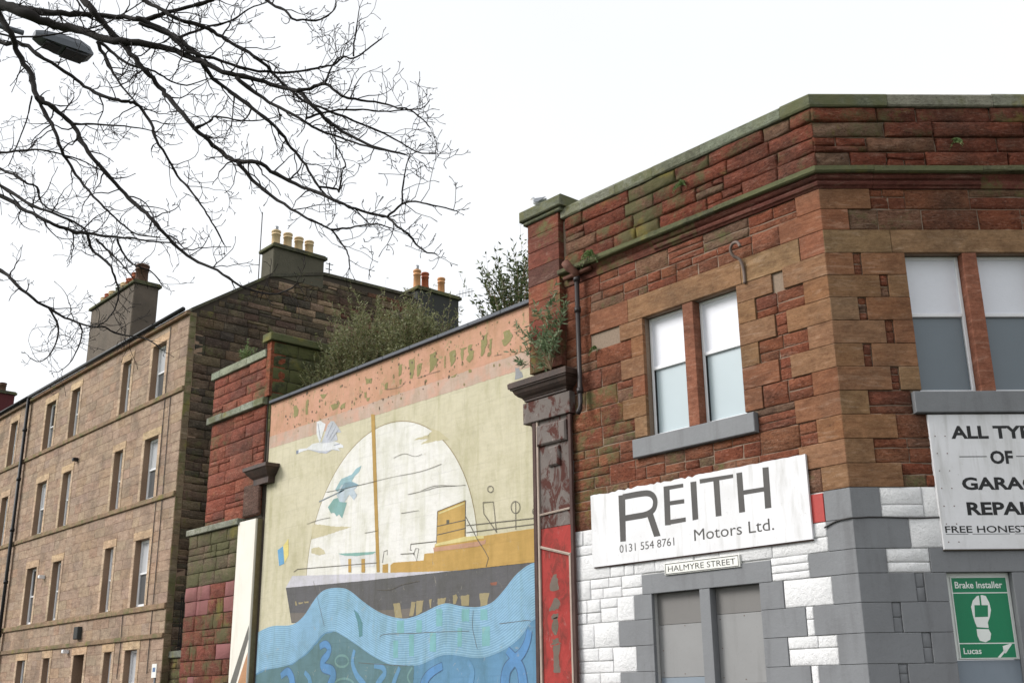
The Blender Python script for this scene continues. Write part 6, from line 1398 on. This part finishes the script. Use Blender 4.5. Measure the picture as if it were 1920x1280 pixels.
# ---------------------------------------------------------------- bare street tree
TR = thing('bare_tree', (-9.6, -14.7, -.13), 'large leafless street tree reaching over the street with fine dark twigs', 'tree')
rng = random.Random(5)
trunk_xy = Vector((-9.6, -14.7, 0))
tk = MB(); tk.tube([trunk_xy + Vector((0, 0, -.2)), trunk_xy + Vector((.02, 0, .5)), trunk_xy + Vector((.05, .03, 2)), trunk_xy + Vector((.0, .08, 4)), trunk_xy + Vector((.06, .05, 6)), trunk_xy + Vector((.0, .1, 8)), trunk_xy + Vector((.1, .05, 10.5)), trunk_xy + Vector((.2, .1, 12))], [.36, .28, .25, .22, .19, .14, .07, .02], 14)
tk.build('trunk', M['bark'], TR, True)
def rvec(): return Vector((rng.gauss(0, 1), rng.gauss(0, 1), rng.gauss(0, 1))).normalized()
def shoot(mb, p, d, ln, r, depth):
    n = max(4, int(ln / .042))
    pts, rad = [p], [r]
    cur = d.normalized()
    q = p.copy()
    for k in range(n):
        cur = (cur + rvec() * .46 + Vector((0, 0, .07))).normalized()
        q = q + cur * (ln / n)
        pts.append(q.copy()); rad.append(max(.0018, r * (1 - .72 * (k + 1) / n)))
    rad[-1] = max(rad[-1], .0018) * 1.5                  # bud
    mb.tube(pts, rad, 4 if r > .003 else 3, False)
    if depth > 0:
        m = rng.choice((1, 2, 2, 3)) if ln > .14 else rng.choice((0, 1, 1))
        for _ in range(m):
            k = rng.randint(1, n - 1)
            t = (pts[k + 1] - pts[k]).normalized()
            dd = (t * .55 + rvec() * .85)
            shoot(mb, pts[k], dd, ln * rng.uniform(.3, .62), max(.0019, rad[k] * .75), depth - 1)
    elif rng.random() < .7:
        for _ in range(2):
            dd = cur * .8 + rvec() * .7
            e = pts[-1] + dd.normalized() * rng.uniform(.012, .035)
            mb.tube([pts[-1], e], [.0018, .0026], 3, False)
view = Vector((-.713, .631, .305))
for (tr, pts) in LIMBS:
    P3 = [Vector(p[:3]) for p in pts]; Rd = [p[3] for p in pts]
    q = smooth_line([tuple(p) for p in pts], 4)
    L3 = [Vector(p[:3]) for p in q]; Lr = [max(.0026, p[3] * (1.18 if p[3] < .012 else .98)) for p in q]
    # slight natural waver and knuckles
    for i in range(1, len(L3) - 1):
        L3[i] = L3[i] + rvec() * min(.008, Lr[i] * .5)
        Lr[i] *= 1 + (.22 if rng.random() < .12 else rng.uniform(-.05, .06))
    ext = []
    if tr:
        s = L3[0]; hz_ = min(8.5, max(2.6, s.z - .35 * (s - Vector((trunk_xy.x, trunk_xy.y, s.z))).length))
        root = Vector((trunk_xy.x, trunk_xy.y, hz_))
        d0 = (L3[0] - L3[3]).normalized()
        mid = L3[0] + d0 * (root - s).length * .45
        ext = [root, root.lerp(mid, .5) + Vector((0, 0, .05)), mid.lerp(s, .35), mid.lerp(s, .75)]
    mb = MB()
    allp = ext + L3; allr = [Lr[0] * 2.0, Lr[0] * 1.6, Lr[0] * 1.35, Lr[0] * 1.12][:len(ext)] + Lr
    mb.tube(allp, allr, 8)
    lo_ = mb.build('limb', M['bark'], TR, True)
    tw = MB()
    tot = sum((L3[i + 1] - L3[i]).length for i in range(len(L3) - 1))
    cnt = int(tot / .125) + 2
    for c in range(cnt):
        t = (c + rng.random()) / cnt
        t = .12 + .88 * t
        x = t * (len(L3) - 1); k = min(int(x), len(L3) - 2)
        p = L3[k].lerp(L3[k + 1], x - k)
        tg = (L3[k + 1] - L3[k]).normalized()
        sd_ = rvec(); sd_ -= view * sd_.dot(view) * .5
        d = tg * rng.uniform(.2, .9) + sd_ * .8
        ln = rng.uniform(.09, .42) * (.6 if t > .85 else .95)
        shoot(tw, p, d, ln, max(.0026, min(.0060, Lr[k] * .5)), 2)
    # the limb's own tip
    tg = (L3[-1] - L3[-3]).normalized()
    shoot(tw, L3[-1], tg, .07, .0026, 0); shoot(tw, L3[-1], tg + rvec() * .7, .06, .0024, 0)
    tag(tw.build('twigs', M['twig'], lo_), kind='stuff')
